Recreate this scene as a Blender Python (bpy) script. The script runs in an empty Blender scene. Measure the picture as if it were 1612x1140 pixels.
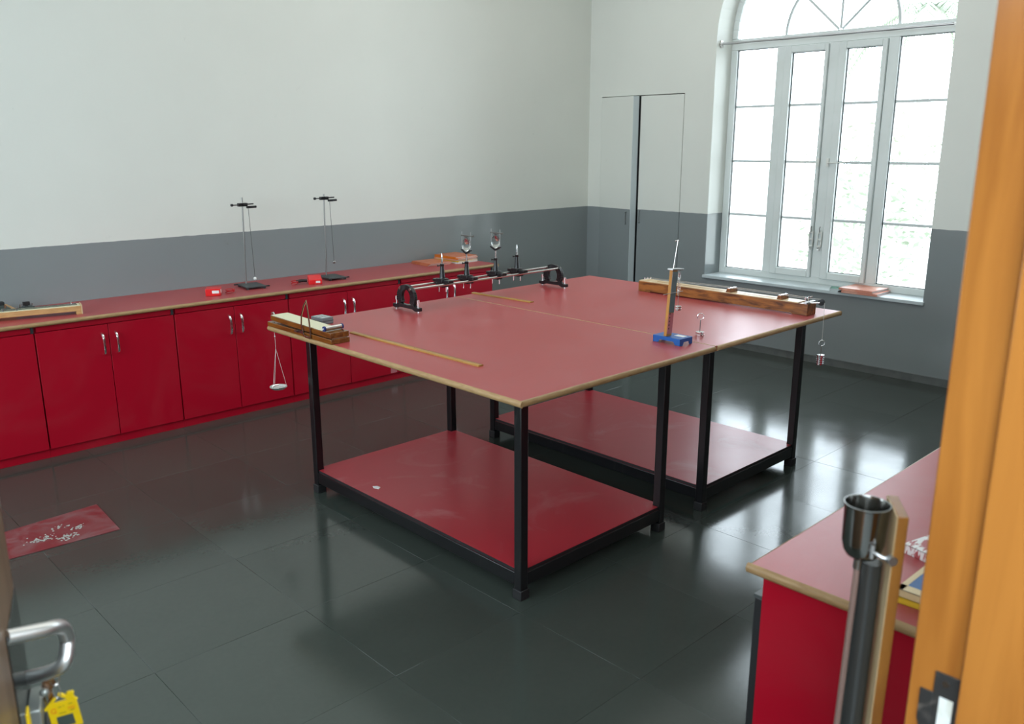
import bpy, bmesh, math, random
from mathutils import Vector, Matrix
R = math.radians
rng = random.Random(7)
C = bpy.context.scene.collection
S = bpy.context.scene

# ------------------------------------------------------------------ camera
cam_d = bpy.data.cameras.new('camera')
cam_d.sensor_width = 36.0
cam_d.lens = 1348.18 * 36.0 / 1612.0
cam_d.clip_start = 0.05
cam_d.dof.use_dof = True
cam_d.dof.focus_distance = 4.6
cam_d.dof.aperture_fstop = 4.0
cam = bpy.data.objects.new('camera', cam_d)
C.objects.link(cam)
YAW, PITCH, ROLL = 0.762764, -0.249630, -0.001293
fw = Vector((math.sin(YAW) * math.cos(PITCH), math.cos(YAW) * math.cos(PITCH), math.sin(PITCH)))
rt = Vector((math.cos(YAW), -math.sin(YAW), 0))
up = rt.cross(fw)
rt, up = rt * math.cos(ROLL) + up * math.sin(ROLL), up * math.cos(ROLL) - rt * math.sin(ROLL)
cam.matrix_world = Matrix(((rt.x, up.x, -fw.x, -6.98887), (rt.y, up.y, -fw.y, -6.14207), (rt.z, up.z, -fw.z, 1.87525), (0, 0, 0, 1)))
S.camera = cam

# ------------------------------------------------------------------ world, lights, exposure
w = bpy.data.worlds.new('sky'); S.world = w; w.use_nodes = True
bg = w.node_tree.nodes['Background']
bg.inputs[0].default_value = (0.80, 0.92, 1.0, 1)
bg.inputs[1].default_value = 8.0
S.view_settings.view_transform = 'Standard'
S.view_settings.look = 'None'
S.view_settings.gamma = 1
S.view_settings.use_curve_mapping = False
S.view_settings.exposure = 0.0


def area(name, loc, rot, sx, sy, power, col=(1, 1, 1), portal=False):
    d = bpy.data.lights.new(name, 'AREA'); d.shape = 'RECTANGLE'; d.size = sx; d.size_y = sy
    d.energy = power; d.color = col
    if portal: d.cycles.is_portal = True
    o = bpy.data.objects.new(name, d); C.objects.link(o); o.location = loc; o.rotation_euler = rot
    return o


area('window_portal', (0.40, -2.52, 2.2), (0, R(90), 0), 3.2, 2.1, 1, portal=True)
area('doorway_portal', (-6.36, -5.95, 1.05), (R(90), 0, 0), 1.4, 2.2, 1, portal=True)

area('added_opening_portal', (-9.15, -2.7, 2.3), (0, R(-90), 0), 2.2, 4.4, 1, portal=True)  # portal for the opening added in the unseen left wall
area('ceiling_fill_light', (-2.7, -2.5, 4.12), (0, 0, 0), 4.2, 3.4, 55, (1.0, 1.0, 0.93))  # unseen fill light added to raise the room's ambient level

# ------------------------------------------------------------------ materials
def mat(name, col, rough=0.5, metal=0.0, coat=0.0, spec=0.5, noise=None, bump=0.0, bscale=60.0):
    """noise = (colour2, scale, stretch xyz, lo, hi) mixes a second colour"""
    m = bpy.data.materials.new(name); m.use_nodes = True
    nt = m.node_tree; b = nt.nodes['Principled BSDF']
    b.inputs['Base Color'].default_value = (*col, 1)
    b.inputs['Roughness'].default_value = rough
    b.inputs['Metallic'].default_value = metal
    b.inputs['Specular IOR Level'].default_value = spec
    if coat:
        b.inputs['Coat Weight'].default_value = coat; b.inputs['Coat Roughness'].default_value = 0.12
    tc = nt.nodes.new('ShaderNodeTexCoord')
    if noise:
        c2, sc, st, lo, hi = noise
        mp = nt.nodes.new('ShaderNodeMapping'); mp.inputs['Scale'].default_value = st
        nz = nt.nodes.new('ShaderNodeTexNoise'); nz.inputs['Scale'].default_value = sc; nz.inputs['Detail'].default_value = 6
        nz.inputs['Distortion'].default_value = 0.6
        rp = nt.nodes.new('ShaderNodeMapRange'); rp.inputs[1].default_value = lo; rp.inputs[2].default_value = hi
        mx = nt.nodes.new('ShaderNodeMix'); mx.data_type = 'RGBA'
        mx.inputs[6].default_value = (*col, 1); mx.inputs[7].default_value = (*c2, 1)
        nt.links.new(tc.outputs['Object'], mp.inputs[0]); nt.links.new(mp.outputs[0], nz.inputs['Vector'])
        nt.links.new(nz.outputs['Fac'], rp.inputs[0]); nt.links.new(rp.outputs[0], mx.inputs[0])
        nt.links.new(mx.outputs[2], b.inputs['Base Color'])
    if bump:
        n2 = nt.nodes.new('ShaderNodeTexNoise'); n2.inputs['Scale'].default_value = bscale; n2.inputs['Detail'].default_value = 4
        bp = nt.nodes.new('ShaderNodeBump'); bp.inputs['Strength'].default_value = bump; bp.inputs['Distance'].default_value = 0.002
        nt.links.new(tc.outputs['Object'], n2.inputs['Vector'])
        nt.links.new(n2.outputs['Fac'], bp.inputs['Height']); nt.links.new(bp.outputs[0], b.inputs['Normal'])
    return m


def wall_mat(name, dado=1.23, white=(0.725, 0.745, 0.695), grey=(0.240, 0.268, 0.274)):
    m = bpy.data.materials.new(name); m.use_nodes = True
    nt = m.node_tree; b = nt.nodes['Principled BSDF']; L = nt.links.new; N = nt.nodes.new
    ge = N('ShaderNodeNewGeometry'); sp = N('ShaderNodeSeparateXYZ'); L(ge.outputs['Position'], sp.inputs[0])
    wob = N('ShaderNodeTexNoise'); wob.inputs['Scale'].default_value = 14; L(ge.outputs['Position'], wob.inputs['Vector'])
    ma = N('ShaderNodeMath'); ma.operation = 'MULTIPLY_ADD'; ma.inputs[1].default_value = 0.008; ma.inputs[2].default_value = dado - 0.004
    L(wob.outputs['Fac'], ma.inputs[0])
    lt = N('ShaderNodeMath'); lt.operation = 'LESS_THAN'; L(sp.outputs[2], lt.inputs[0]); L(ma.outputs[0], lt.inputs[1])
    # broad grime and small scuffs
    n1 = N('ShaderNodeTexNoise'); n1.inputs['Scale'].default_value = 0.9; n1.inputs['Detail'].default_value = 5; L(ge.outputs['Position'], n1.inputs['Vector'])
    r1 = N('ShaderNodeMapRange'); r1.inputs[1].default_value = 0.35; r1.inputs[2].default_value = 0.75; r1.inputs[3].default_value = 1.0; r1.inputs[4].default_value = 0.94
    L(n1.outputs['Fac'], r1.inputs[0])
    n2 = N('ShaderNodeTexNoise'); n2.inputs['Scale'].default_value = 9; n2.inputs['Detail'].default_value = 8; n2.inputs['Roughness'].default_value = 0.65; L(ge.outputs['Position'], n2.inputs['Vector'])
    r2 = N('ShaderNodeMapRange'); r2.inputs[1].default_value = 0.66; r2.inputs[2].default_value = 0.80; r2.inputs[3].default_value = 1.0; r2.inputs[4].default_value = 0.86
    L(n2.outputs['Fac'], r2.inputs[0])
    mu = N('ShaderNodeMath'); mu.operation = 'MULTIPLY'; L(r1.outputs[0], mu.inputs[0]); L(r2.outputs[0], mu.inputs[1])
    mx = N('ShaderNodeMix'); mx.data_type = 'RGBA'; mx.inputs[6].default_value = (*white, 1); mx.inputs[7].default_value = (*grey, 1); L(lt.outputs[0], mx.inputs[0])
    vm = N('ShaderNodeVectorMath'); vm.operation = 'SCALE'; L(mx.outputs[2], vm.inputs[0]); L(mu.outputs[0], vm.inputs['Scale'])
    L(vm.outputs[0], b.inputs['Base Color'])
    rr = N('ShaderNodeMapRange'); rr.inputs[3].default_value = 0.5; rr.inputs[4].default_value = 0.17; L(lt.outputs[0], rr.inputs[0]); L(rr.outputs[0], b.inputs['Roughness'])
    n3 = N('ShaderNodeTexNoise'); n3.inputs['Scale'].default_value = 6; n3.inputs['Detail'].default_value = 7; L(ge.outputs['Position'], n3.inputs['Vector'])
    bp = N('ShaderNodeBump'); bp.inputs['Strength'].default_value = 0.16; bp.inputs['Distance'].default_value = 0.008; L(n3.outputs['Fac'], bp.inputs['Height']); L(bp.outputs[0], b.inputs['Normal'])
    return m


def floor_mat():
    m = bpy.data.materials.new('floor_tile'); m.use_nodes = True
    nt = m.node_tree; b = nt.nodes['Principled BSDF']; L = nt.links.new; N = nt.nodes.new
    oi = N('ShaderNodeObjectInfo'); ge = N('ShaderNodeNewGeometry')
    n1 = N('ShaderNodeTexNoise'); n1.inputs['Scale'].default_value = 2.2; n1.inputs['Detail'].default_value = 8; n1.inputs['Roughness'].default_value = 0.6; L(ge.outputs['Position'], n1.inputs['Vector'])
    n2 = N('ShaderNodeTexNoise'); n2.inputs['Scale'].default_value = 45; n2.inputs['Detail'].default_value = 5; L(ge.outputs['Position'], n2.inputs['Vector'])
    a = N('ShaderNodeMath'); a.operation = 'MULTIPLY_ADD'; a.inputs[1].default_value = 0.5; L(n1.outputs['Fac'], a.inputs[0])
    c = N('ShaderNodeMath'); c.operation = 'MULTIPLY_ADD'; c.inputs[1].default_value = 0.25; c.inputs[2].default_value = 0.0; L(n2.outputs['Fac'], c.inputs[0])
    d = N('ShaderNodeMath'); d.operation = 'MULTIPLY_ADD'; d.inputs[1].default_value = 0.22; L(oi.outputs['Random'], d.inputs[0]); L(c.outputs[0], d.inputs[2]); L(d.outputs[0], a.inputs[2])
    mx = N('ShaderNodeMix'); mx.data_type = 'RGBA'; mx.inputs[6].default_value = (0.033, 0.042, 0.036, 1); mx.inputs[7].default_value = (0.055, 0.067, 0.058, 1)
    L(a.outputs[0], mx.inputs[0]); L(mx.outputs[2], b.inputs['Base Color'])
    rr = N('ShaderNodeMapRange'); rr.inputs[1].default_value = 0.3; rr.inputs[2].default_value = 0.8; rr.inputs[3].default_value = 0.11; rr.inputs[4].default_value = 0.21
    L(n1.outputs['Fac'], rr.inputs[0]); L(rr.outputs[0], b.inputs['Roughness'])
    bp = N('ShaderNodeBump'); bp.inputs['Strength'].default_value = 0.06; bp.inputs['Distance'].default_value = 0.002; L(n2.outputs['Fac'], bp.inputs['Height']); L(bp.outputs[0], b.inputs['Normal'])
    return m


def laminate(name, dusty=0.0, col=(0.40, 0.012, 0.022), rough=0.3, dust_scale=3.0, dust_lo=0.5, spec=0.5, dust=(0.50, 0.36, 0.35)):
    m = mat(name, col, rough, spec=spec)
    nt = m.node_tree; b = nt.nodes['Principled BSDF']; L = nt.links.new; N = nt.nodes.new
    ge = N('ShaderNodeNewGeometry')
    n1 = N('ShaderNodeTexNoise'); n1.inputs['Scale'].default_value = dust_scale; n1.inputs['Detail'].default_value = 9; n1.inputs['Distortion'].default_value = 1.5; n1.inputs['Roughness'].default_value = 0.6
    L(ge.outputs['Position'], n1.inputs['Vector'])
    r1 = N('ShaderNodeMapRange'); r1.inputs[1].default_value = dust_lo; r1.inputs[2].default_value = 0.72; r1.inputs[4].default_value = dusty; L(n1.outputs['Fac'], r1.inputs[0])
    mx = N('ShaderNodeMix'); mx.data_type = 'RGBA'; mx.inputs[6].default_value = (*col, 1); mx.inputs[7].default_value = (*dust, 1); L(r1.outputs[0], mx.inputs[0]); L(mx.outputs[2], b.inputs['Base Color'])
    n2 = N('ShaderNodeTexNoise'); n2.inputs['Scale'].default_value = 180; L(ge.outputs['Position'], n2.inputs['Vector'])
    rr = N('ShaderNodeMapRange'); rr.inputs[3].default_value = rough - 0.04; rr.inputs[4].default_value = rough + 0.08; L(n1.outputs['Fac'], rr.inputs[0]); L(rr.outputs[0], b.inputs['Roughness'])
    bp = N('ShaderNodeBump'); bp.inputs['Strength'].default_value = 0.08; bp.inputs['Distance'].default_value = 0.001; L(n2.outputs['Fac'], bp.inputs['Height']); L(bp.outputs[0], b.inputs['Normal'])
    return m


def glass_mat(name, tint=(1, 1, 1)):
    m = bpy.data.materials.new(name); m.use_nodes = True
    nt = m.node_tree; nt.nodes.clear(); N = nt.nodes.new; L = nt.links.new
    o = N('ShaderNodeOutputMaterial'); t = N('ShaderNodeBsdfTransparent'); t.inputs[0].default_value = (*tint, 1)
    g = N('ShaderNodeBsdfGlossy'); g.inputs['Roughness'].default_value = 0.02
    f = N('ShaderNodeFresnel'); f.inputs[0].default_value = 1.3
    x = N('ShaderNodeMixShader'); L(f.outputs[0], x.inputs[0]); L(t.outputs[0], x.inputs[1]); L(g.outputs[0], x.inputs[2]); L(x.outputs[0], o.inputs[0])
    return m


def lens_mat():
    m = bpy.data.materials.new('lens_glass'); m.use_nodes = True
    b = m.node_tree.nodes['Principled BSDF']
    b.inputs['Base Color'].default_value = (0.95, 0.98, 0.97, 1); b.inputs['Transmission Weight'].default_value = 1.0; b.inputs['Roughness'].default_value = 0.0; b.inputs['IOR'].default_value = 1.5
    return m


M = {}
M['wall'] = wall_mat('wall_paint')
M['floor'] = floor_mat()
M['joint'] = mat('tile_joint', (0.04, 0.044, 0.04), 0.4)
M['ceiling'] = mat('ceiling_paint', (0.78, 0.80, 0.78), 0.8)
M['skirt'] = mat('skirting_stone', (0.13, 0.14, 0.135), 0.35, noise=((0.09, 0.1, 0.095), 8, (1, 1, 1), 0.4, 0.7))
M['upvc'] = mat('window_upvc', (0.72, 0.77, 0.76), 0.3, noise=((0.66, 0.71, 0.69), 3, (1, 1, 1), 0.4, 0.75))
M['bar'] = mat('glazing_bar_paint', (0.55, 0.60, 0.60), 0.35)
M['gasket'] = mat('window_gasket', (0.05, 0.06, 0.06), 0.6)
M['sill'] = mat('sill_paint', (0.55, 0.62, 0.64), 0.3)
M['glass'] = glass_mat('window_glass')
M['slab'] = glass_mat('green_glass', (0.55, 0.82, 0.72))
M['lens'] = lens_mat()
M['cab'] = laminate('red_laminate_door', 0.03, (0.36, 0.001, 0.014), 0.42, 1.5, 0.45, 0.22)
M['top'] = laminate('red_laminate_top', 0.12, (0.37, 0.042, 0.046), 0.34, 2.0, 0.35)
M['shelf'] = laminate('red_laminate_shelf', 0.22, (0.36, 0.020, 0.032), 0.30, 2.6, 0.55)
M['mat'] = laminate('red_laminate_offcut', 0.6, (0.17, 0.022, 0.026), 0.40, 6.0, 0.40, 0.4, (0.20, 0.14, 0.14))
M['lip'] = mat('beech_lipping', (0.39, 0.25, 0.115), 0.4, noise=((0.28, 0.165, 0.07), 6, (3, 3, 20), 0.35, 0.7))
M['ply'] = mat('ply_edge', (0.56, 0.38, 0.20), 0.5, noise=((0.36, 0.22, 0.10), 9, (2, 2, 30), 0.35, 0.7))
M['black'] = mat('black_enamel', (0.006, 0.006, 0.007), 0.3, noise=((0.02, 0.019, 0.018), 22, (1, 1, 0.2), 0.62, 0.75))
M['rubber'] = mat('black_rubber', (0.012, 0.012, 0.013), 0.55)
M['cast'] = mat('black_cast_iron', (0.008, 0.009, 0.011), 0.28)
M['grey_iron'] = mat('grey_iron', (0.045, 0.055, 0.055), 0.4)
M['chrome'] = mat('chrome', (0.86, 0.84, 0.85), 0.12, 1.0)
M['steel'] = mat('brushed_steel', (0.62, 0.60, 0.58), 0.25, 1.0)
M['satin'] = mat('satin_steel', (0.78, 0.78, 0.77), 0.38, 1.0)
M['dsteel'] = mat('dull_steel', (0.30, 0.30, 0.29), 0.28, 1.0)
M['cupsteel'] = mat('polished_cup_steel', (0.22, 0.22, 0.21), 0.17, 1.0)
M['alu'] = mat('aluminium_strip', (0.55, 0.56, 0.57), 0.4, 1.0)
M['brass'] = mat('bronze_strip', (0.42, 0.26, 0.18), 0.25, 1.0)
M['stickwood'] = mat('ruler_wood', (0.44, 0.235, 0.06), 0.35, noise=((0.30, 0.145, 0.03), 4, (20, 1, 1), 0.3, 0.75))
M['teak'] = mat('teak_varnish', (0.34, 0.125, 0.026), 0.28, coat=0.3, noise=((0.085, 0.026, 0.008), 5, (9, 1.6, 9), 0.38, 0.66))
M['palewood'] = mat('pale_pine', (0.66, 0.52, 0.32), 0.4, noise=((0.52, 0.37, 0.19), 6, (12, 1, 1), 0.35, 0.7))
M['pine2'] = mat('bridge_pine', (0.58, 0.34, 0.14), 0.4, noise=((0.44, 0.24, 0.09), 5, (1.5, 12, 12), 0.35, 0.7))
M['orangewood'] = mat('orange_ply', (0.50, 0.23, 0.035), 0.35, noise=((0.38, 0.15, 0.02), 8, (3, 3, 0.5), 0.35, 0.7))
M['brownply'] = mat('brown_varnished_ply', (0.33, 0.135, 0.022), 0.35, noise=((0.22, 0.08, 0.012), 8, (3, 3, 0.5), 0.35, 0.7))
M['amber'] = mat('amber_varnished_wood', (0.20, 0.070, 0.010), 0.25, coat=0.3, noise=((0.10, 0.03, 0.005), 5, (8, 1.2, 8), 0.35, 0.7))
M['cream'] = mat('cream_laminate', (0.70, 0.68, 0.47), 0.35)
M['jamb'] = mat('orange_varnished_teak', (0.47, 0.182, 0.032), 0.30, coat=0.8, noise=((0.30, 0.100, 0.014), 3.0, (7, 7, 0.6), 0.35, 0.72))
M['leaf'] = mat('brown_door_varnish', (0.20, 0.125, 0.075), 0.35, noise=((0.12, 0.07, 0.04), 3.5, (6, 6, 0.6), 0.35, 0.7))
M['blackplate'] = mat('dark_plated_steel', (0.16, 0.17, 0.17), 0.18, 1.0)
M['ironplate'] = mat('black_iron_plate', (0.03, 0.03, 0.03), 0.4, noise=((0.10, 0.09, 0.08), 30, (1, 1, 1), 0.55, 0.7))
M['hole'] = mat('bright_strike_steel', (0.80, 0.84, 0.82), 0.5, noise=((0.6, 0.6, 0.5), 20, (1, 1, 1), 0.45, 0.7))
M['redbox'] = mat('red_plastic', (0.70, 0.012, 0.014), 0.3)
M['white'] = mat('white_paper', (0.80, 0.80, 0.78), 0.6)
M['pages'] = mat('book_pages', (0.72, 0.70, 0.68), 0.7, noise=((0.55, 0.52, 0.52), 40, (0.3, 0.3, 14), 0.35, 0.7))
M['bookorange'] = mat('orange_cover', (0.62, 0.20, 0.10), 0.4, noise=((0.50, 0.13, 0.05), 12, (1, 1, 1), 0.4, 0.7))
M['bookspine'] = mat('orange_spine', (0.78, 0.20, 0.015), 0.4)
M['bookpink'] = mat('salmon_cover', (0.66, 0.27, 0.19), 0.4, noise=((0.74, 0.42, 0.33), 10, (1, 1, 1), 0.45, 0.65))
M['scalepink'] = mat('pink_reflection_and_label', (0.50, 0.16, 0.18), 0.4)
M['bookyellow'] = mat('yellow_cover', (0.75, 0.48, 0.03), 0.4)
M['bookblue'] = mat('blue_cover', (0.004, 0.085, 0.28), 0.4, noise=((0.006, 0.115, 0.34), 18, (1, 1, 1), 0.4, 0.7))
M['bookcream'] = mat('cream_border', (0.72, 0.55, 0.30), 0.4)
M['bookmarble'] = mat('red_white_marbled_cover', (0.82, 0.80, 0.80), 0.4, noise=((0.42, 0.08, 0.09), 26, (1, 3, 1), 0.50, 0.56))
M['greyplastic'] = mat('grey_plastic', (0.20, 0.23, 0.24), 0.4)
M['greylight'] = mat('grey_label', (0.52, 0.55, 0.55), 0.5)
M['darkgreen'] = mat('dark_label', (0.05, 0.07, 0.06), 0.5)
M['bluesteel'] = mat('blue_enamel', (0.006, 0.095, 0.36), 0.35)
M['bluecap'] = mat('blue_plastic', (0.01, 0.03, 0.14), 0.3)
M['mirror'] = mat('mirror_strip', (0.72, 0.72, 0.74), 0.06, 1.0)
M['cord'] = mat('dark_cord', (0.06, 0.065, 0.06), 0.7)
M['whitecord'] = mat('white_cord', (0.70, 0.68, 0.64), 0.6)
M['redlead'] = mat('red_lead', (0.42, 0.008, 0.012), 0.4)
M['tag'] = mat('yellow_plastic', (0.78, 0.53, 0.004), 0.35)
M['tagred'] = mat('red_print', (0.72, 0.20, 0.008), 0.5)
M['tagdark'] = mat('olive_print', (0.35, 0.25, 0.01), 0.5)
M['pinktube'] = mat('rubber_tube', (0.20, 0.13, 0.11), 0.3)
M['tubedark'] = mat('dark_resonance_tube', (0.035, 0.037, 0.036), 0.18)
M['dark'] = mat('gap_shade_and_marks', (0.015, 0.017, 0.02), 0.8)  # painted shade for gap and recess, also the printed marks
M['chips'] = mat('plaster_chips', (0.36, 0.38, 0.35), 0.7)
M['leaf_green'] = mat('foliage_green', (0.205, 0.24, 0.175), 0.6)
M['leaf_pale'] = mat('foliage_pale', (0.26, 0.27, 0.215), 0.6)
M['bark'] = mat('bark', (0.45, 0.42, 0.38), 0.8)
M['ground'] = mat('pale_ground', (0.62, 0.61, 0.56), 0.9)
M['sky_block'] = mat('sky_block_stone', (0.16, 0.165, 0.16), 0.6)
M['outwall'] = mat('outer_render', (0.70, 0.70, 0.66), 0.8)
M['palepaint'] = mat('lock_white_paint', (0.72, 0.74, 0.70), 0.35)
M['lockgrey'] = mat('lock_grey_steel', (0.32, 0.34, 0.32), 0.35, 0.6)

# ------------------------------------------------------------------ mesh helpers
class MB:
    def __init__(s): s.v = []; s.f = []
    def add(s, vs, fs):
        n = len(s.v); s.v += [tuple(p) for p in vs]; s.f += [tuple(i + n for i in q) for q in fs]; return s
    def box(s, x0, x1, y0, y1, z0, z1, mtx=None):
        x0, x1 = sorted((x0, x1)); y0, y1 = sorted((y0, y1)); z0, z1 = sorted((z0, z1))
        vs = [Vector((x, y, z)) for z in (z0, z1) for y in (y0, y1) for x in (x0, x1)]
        if mtx: vs = [mtx @ p for p in vs]
        return s.add(vs, [(0, 2, 3, 1), (4, 5, 7, 6), (0, 1, 5, 4), (2, 6, 7, 3), (0, 4, 6, 2), (1, 3, 7, 5)])
    def prism(s, poly, ax, a0, a1, mtx=None):
        """poly 2-D CCW extruded along axis ax ('x': poly=(y,z); 'y': (x,z); 'z': (x,y))"""
        def P(p, a): return Vector({'x': (a, p[0], p[1]), 'y': (p[0], a, p[1]), 'z': (p[0], p[1], a)}[ax])
        n = len(poly); vs = [P(p, a0) for p in poly] + [P(p, a1) for p in poly]
        if mtx: vs = [mtx @ p for p in vs]
        return s.add(vs, [tuple(range(n))[::-1], tuple(range(n, 2 * n))] + [(i, (i + 1) % n, n + (i + 1) % n, n + i) for i in range(n)])
    def frame(s, p0, p1):
        d = (Vector(p1) - Vector(p0)).normalized(); a = Vector((0, 0, 1)) if abs(d.z) < 0.9 else Vector((1, 0, 0))
        u = d.cross(a).normalized(); return d, u, d.cross(u)
    def cyl(s, p0, p1, r0, r1=None, n=12):
        r1 = r0 if r1 is None else r1; p0 = Vector(p0); p1 = Vector(p1); d, u, v = s.frame(p0, p1)
        vs = [p + (u * math.cos(2 * math.pi * i / n) + v * math.sin(2 * math.pi * i / n)) * r for p, r in ((p0, r0), (p1, r1)) for i in range(n)]
        return s.add(vs, [tuple(range(n))[::-1], tuple(range(n, 2 * n))] + [(i, (i + 1) % n, n + (i + 1) % n, n + i) for i in range(n)])
    def tube(s, pts, r, n=8, closed=False, flat=None):
        pts = [Vector(p) for p in pts]; m = len(pts); vs = []; u = None
        for i, p in enumerate(pts):
            a = pts[(i - 1) % m] if (closed or i > 0) else p; b = pts[(i + 1) % m] if (closed or i < m - 1) else p
            d = (b - a).normalized()
            if u is None: _, u, _ = s.frame((0, 0, 0), d)
            u = (u - d * u.dot(d)).normalized(); v = d.cross(u)
            for k in range(n):
                t = 2 * math.pi * k / n; vs.append(p + u * math.cos(t) * r + v * math.sin(t) * (flat or r))
        fs = []
        for i in range(m if closed else m - 1):
            j = (i + 1) % m
            for k in range(n): fs.append((i * n + k, i * n + (k + 1) % n, j * n + (k + 1) % n, j * n + k))
        if not closed: fs += [tuple(range(n))[::-1], tuple(range((m - 1) * n, m * n))]
        return s.add(vs, fs)
    def lathe(s, prof, org=(0, 0, 0), ax=(0, 0, 1), n=24):
        org = Vector(org); d, u, v = s.frame((0, 0, 0), ax); vs = []; fs = []
        for r, z in prof:
            for i in range(n):
                t = 2 * math.pi * i / n; vs.append(org + d * z + (u * math.cos(t) + v * math.sin(t)) * max(r, 1e-5))
        for j in range(len(prof) - 1):
            for i in range(n): fs.append((j * n + i, j * n + (i + 1) % n, (j + 1) * n + (i + 1) % n, (j + 1) * n + i))
        fs += [tuple(range(n))[::-1], tuple(range((len(prof) - 1) * n, len(prof) * n))]
        return s.add(vs, fs)
    def sphere(s, c, r, n=12, m=8):
        return s.lathe([(r * math.sin(math.pi * j / m), -r * math.cos(math.pi * j / m)) for j in range(m + 1)], c, n=n)


def wloc(o):
    p = Vector((0, 0, 0))
    while o is not None: p = p + o.location; o = o.parent
    return p


def obj(name, mb, m, parent=None, bevel=0.0, seg=2, org=None, local=False, label=None, ang=38):
    """world-space geometry -> one mesh object; local=True keeps the parent's own frame"""
    me = bpy.data.meshes.new(name)
    off = Vector((0, 0, 0))
    if parent is not None and not local: off = wloc(parent)
    elif parent is None and org is not None: off = Vector(org)
    me.from_pydata([tuple(Vector(p) - off) for p in mb.v], [], mb.f)
    me.validate(); me.update()
    bm = bmesh.new(); bm.from_mesh(me); bmesh.ops.recalc_face_normals(bm, faces=bm.faces); bm.to_mesh(me); bm.free()
    for p in me.polygons: p.use_smooth = True
    me.set_sharp_from_angle(angle=R(ang))
    me.materials.append(M[m])
    o = bpy.data.objects.new(name, me); C.objects.link(o)
    if parent is not None: o.parent = parent
    elif org is not None: o.location = org
    if bevel:
        b = o.modifiers.new('bevel', 'BEVEL'); b.width = bevel; b.segments = seg; b.limit_method = 'ANGLE'; b.angle_limit = R(40)
    if label: o['label'] = label
    return o


def tag(o, label=None, cat=None, group=None, kind=None):
    if label: o['label'] = label
    if cat: o['category'] = cat
    if group: o['group'] = group
    if kind: o['kind'] = kind
    return o


def thing(name, loc, label=None, cat=None, group=None, kind=None, rotz=0.0):
    o = bpy.data.objects.new(name, None); o.empty_display_size = 0.1; C.objects.link(o)
    o.location = loc; o.rotation_euler = (0, 0, rotz)
    return tag(o, label, cat, group, kind)


def copy_tree(o, parent=None):
    c = o.copy(); C.objects.link(c)
    if parent is not None: c.parent = parent
    for ch in list(o.children): copy_tree(ch, c)
    return c


def B(*a): return MB().box(*a)


def arc(cx, cy, r, a0, a1, n): return [(cx + r * math.cos(R(a0 + (a1 - a0) * i / n)), cy + r * math.sin(R(a0 + (a1 - a0) * i / n))) for i in range(n + 1)]

# ================================================================== THE ROOM
CEIL = 4.2; XL = -9.2; YF = -5.70
WY0, WY1, WS, WSPR = -1.505, -3.55, 0.655, 2.80      # window opening
WC = (WY0 + WY1) / 2; WR = (WY0 - WY1) / 2; WT = 0.36

# floor: a base with every tile an object of its own
fl = tag(obj('floor', B(XL, 0, YF, 0, -0.12, -0.012), 'joint'), kind='structure')
P = 0.626; tx = []; ty = []
x = -5.405
while x > XL: x -= P
while x < 0: tx.append(x); x += P
tx.append(x)
y = -3.245
while y > -5.95: y -= P
while y < 0: ty.append(y); y += P
ty.append(y)
cache = {}
for i in range(len(tx) - 1):
    for j in range(len(ty) - 1):
        x0, x1 = max(tx[i], XL), min(tx[i + 1], -0.001); y0, y1 = max(ty[j], -5.95), min(ty[j + 1], -0.001)
        if x1 - x0 < 0.02 or y1 - y0 < 0.02: continue
        key = (round(x1 - x0, 3), round(y1 - y0, 3))
        if key not in cache:
            g = 0.0004
            t = obj('tile', B(g, x1 - x0 - g, g, y1 - y0 - g, -0.012, 0), 'floor', fl, local=True, bevel=0.0006, seg=1)
            cache[key] = t
        else:
            t = cache[key].copy(); C.objects.link(t)
        t.location = (x0, y0, rng.uniform(-0.0005, 0))

tag(obj('ceiling', B(XL - 0.2, 0.4, YF - 0.25, 0.2, CEIL, CEIL + 0.15), 'ceiling'), kind='structure')
tag(obj('wall_back', B(XL - 0.2, 0.0, 0.0, 0.2, -0.1, CEIL), 'wall'), kind='structure')
# wall_left has a broad unseen opening, added to bring fill light from the left
wl = MB()
wl.box(XL - 0.2, XL, YF - 0.2, -4.9, -0.1, CEIL).box(XL - 0.2, XL, -0.5, 0.0, -0.1, CEIL).box(XL - 0.2, XL, -4.9, -0.5, -0.1, 1.2).box(XL - 0.2, XL, -4.9, -0.5, 3.4, CEIL)
tag(obj('wall_left', wl, 'wall'), kind='structure')
# front wall with the doorway the photograph is taken through
DX0, DX1, DH = -7.10, -5.655, 2.35
wf = MB()
wf.box(XL, DX0 - 0.06, YF - 0.22, YF, -0.1, CEIL).box(DX1 + 0.06, 0.36, YF - 0.22, YF, -0.1, CEIL).box(DX0 - 0.06, DX1 + 0.06, YF - 0.22, YF, DH + 0.06, CEIL)
tag(obj('wall_front', wf, 'wall'), kind='structure')

# right-hand wall: arched window opening and a shallow cupboard recess
wr = MB(); CY0, CY1, CH = -0.165, -1.185, 2.335
wr.box(0, WT, 0.2, CY0, -0.1, CEIL)
wr.box(0, WT, CY0, CY1, CH, CEIL)
wr.box(0.16, WT, CY0, CY1, -0.1, CH)
wr.box(0, WT, CY1, WY0, -0.1, CEIL)
wr.box(0, WT, WY1, YF, -0.1, CEIL)
wr.box(0, WT, WY0, WY1, -0.1, WS - 0.03)
ap = arc(WC, WSPR, WR, 0, 180, 40)
for k in range(40):
    (ya, za), (yb, zb) = ap[k], ap[k + 1]
    wr.prism([(ya, za), (ya, CEIL), (yb, CEIL), (yb, zb)], 'x', 0, WT)
tag(obj('wall_right', wr, 'wall', ang=25), kind='structure')
tag(obj('baseboard_right', MB().box(-0.012, 0, -1.19, YF, 0, 0.055).box(-0.015, 0, -1.19, YF, 0.055, 0.063), 'skirt'), kind='structure')

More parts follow.
